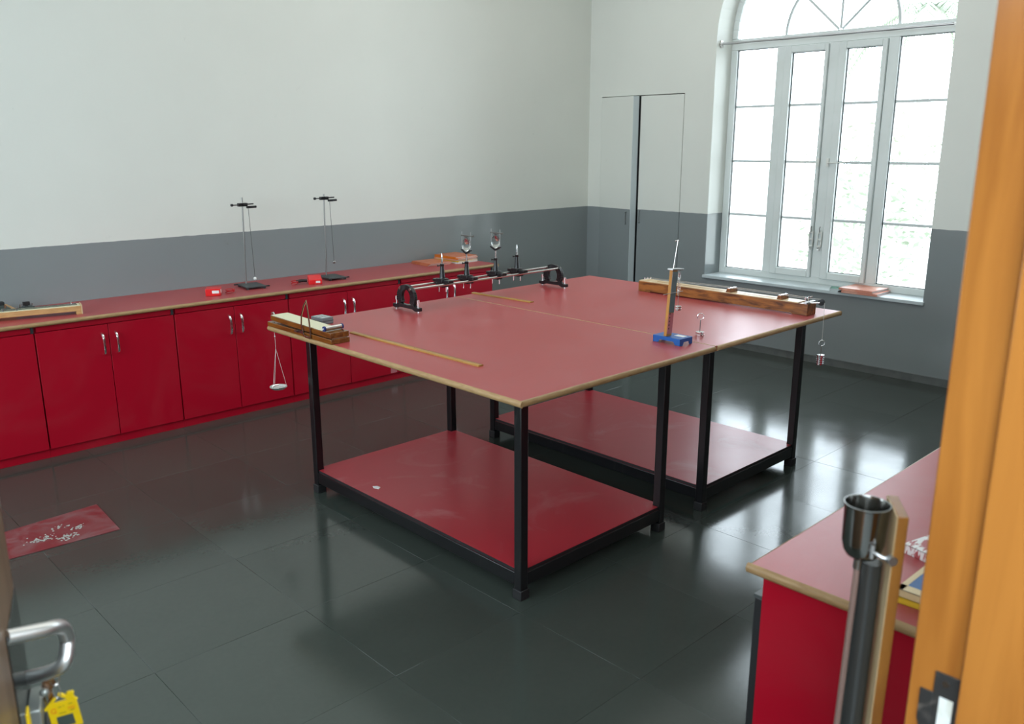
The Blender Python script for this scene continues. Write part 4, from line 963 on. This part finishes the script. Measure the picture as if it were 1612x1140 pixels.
kk = HP + uv_u * (-0.012) + Vector((0, 0, -0.016)) + uv_n * 0.008
km.cyl(kk, kk + uv_n * 0.0025, 0.0115, n=16).box(-0.004, 0.004, 0, 0.0022, -0.045, 0, Matrix.Translation(kk))
obj('key', km, 'brass', ky)
tag(obj('key_tag', MB().box(-0.205, -0.180, 0.012, 0.016, 0.82, 0.962, lm4), 'tag', bevel=0.001), 'second yellow tag hanging behind the latch on the open door', 'key tag')

# ================================================================== OUTSIDE
tag(obj('parapet_sky_block', MB().box(-12, 0.4, -7.6, -5.95, -0.3, 0.0).box(-12, 0.4, -7.75, -7.6, -0.3, 1.9).box(-12.0, -11.8, -7.6, -5.95, -0.3, 1.9), 'sky_block'), kind='structure')  # unseen dark floor and parapet, added to cut sky light on the door post
gr = tag(obj('ground', MB().box(0.5, 60, -40, 40, -0.75, -0.55), 'ground'), 'bright pale ground outside the window', 'ground', kind='structure')


def leafcloud(seed, cx, cy, cz, rx, ry, rz_, n, size):
    q = random.Random(seed); m_ = MB()
    for _ in range(n):
        while True:
            d = Vector((q.uniform(-1, 1), q.uniform(-1, 1), q.uniform(-1, 1)))
            if 0.25 < d.length < 1: break
        p = Vector((cx + d.x * rx, cy + d.y * ry, cz + d.z * rz_)); a = Vector((q.gauss(0, 1), q.gauss(0, 1), q.gauss(0, 0.6))).normalized(); b_ = a.cross(Vector((q.gauss(0, 1), q.gauss(0, 1), q.gauss(0, 1)))).normalized(); s_ = size * q.uniform(0.6, 1.4)
        m_.add([p - a * s_, p + b_ * s_ * 0.4, p + a * s_, p - b_ * s_ * 0.4], [(0, 1, 2, 3)])
    return m_


for i, (sx, sy, sz, rx, rz_, n, mm, lab) in enumerate([
        (7.0, 0.2, 0.35, 1.1, 1.1, 900, 'leaf_green', 'green shrub beyond the left casement, low in the window'),
        (9.5, -1.6, 0.3, 1.2, 1.3, 900, 'leaf_pale', 'pale bush beyond the right casement'),
        (6.6, -3.6, 0.25, 1.2, 1.4, 1000, 'leaf_pale', 'pale bush beyond the rightmost window light'),
        (15.0, 3.4, 1.0, 1.9, 1.8, 900, 'leaf_pale', 'hazy distant tree beyond the left casement'),
        (17.0, -1.2, 1.4, 2.3, 2.2, 900, 'leaf_pale', 'hazy distant tree beyond the right window light')]):
    t = thing('shrub', (sx, sy, -0.55), lab, 'shrub', 'shrubs outside the window')
    tag(obj('foliage', leafcloud(20 + i, sx, sy, sz, rx, rx, rz_, n, 0.07 + 0.05 * (sx > 12)), mm, t), kind='stuff')
    obj('stem', MB().tube([(sx, sy, -0.55), (sx + 0.05, sy, sz * 0.4), (sx, sy + 0.05, sz + 0.2)], 0.05, 6), 'bark', t)
pl = thing('palm_tree', (11.0, 1.05, -0.55), 'tall palm tree with drooping fronds beyond the casements', 'palm tree')
obj('trunk', MB().tube([(11.0, 1.05, -0.55), (11.05, 1.0, 1.5), (11.0, 1.0, 4.4)], 0.12, 8), 'bark', pl)
q = random.Random(5)
for k in range(11):
    a = 2 * math.pi * k / 11 + q.uniform(-0.2, 0.2); L_ = q.uniform(1.6, 2.1); fm = MB(); spine = []
    for i in range(9):
        t = i / 8; spine.append(Vector((11.0 + math.cos(a) * L_ * t, 1.0 + math.sin(a) * L_ * t, 4.4 + 0.7 * t - 1.9 * t * t)))
    fm.tube(spine, 0.018, 5)
    for i in range(1, 33):
        t = i / 33; j = min(int(t * 8), 7); p = spine[j].lerp(spine[j + 1], t * 8 - j); d = (spine[j + 1] - spine[j]).normalized(); sd = d.cross(Vector((0, 0, 1))).normalized()
        for s_ in (-1, 1):
            e_ = p + sd * s_ * 0.32 + d * 0.22 - Vector((0, 0, 0.22)); fm.add([p, p + d * 0.05, e_], [(0, 1, 2)])
    obj('frond', fm, 'leaf_green', pl)
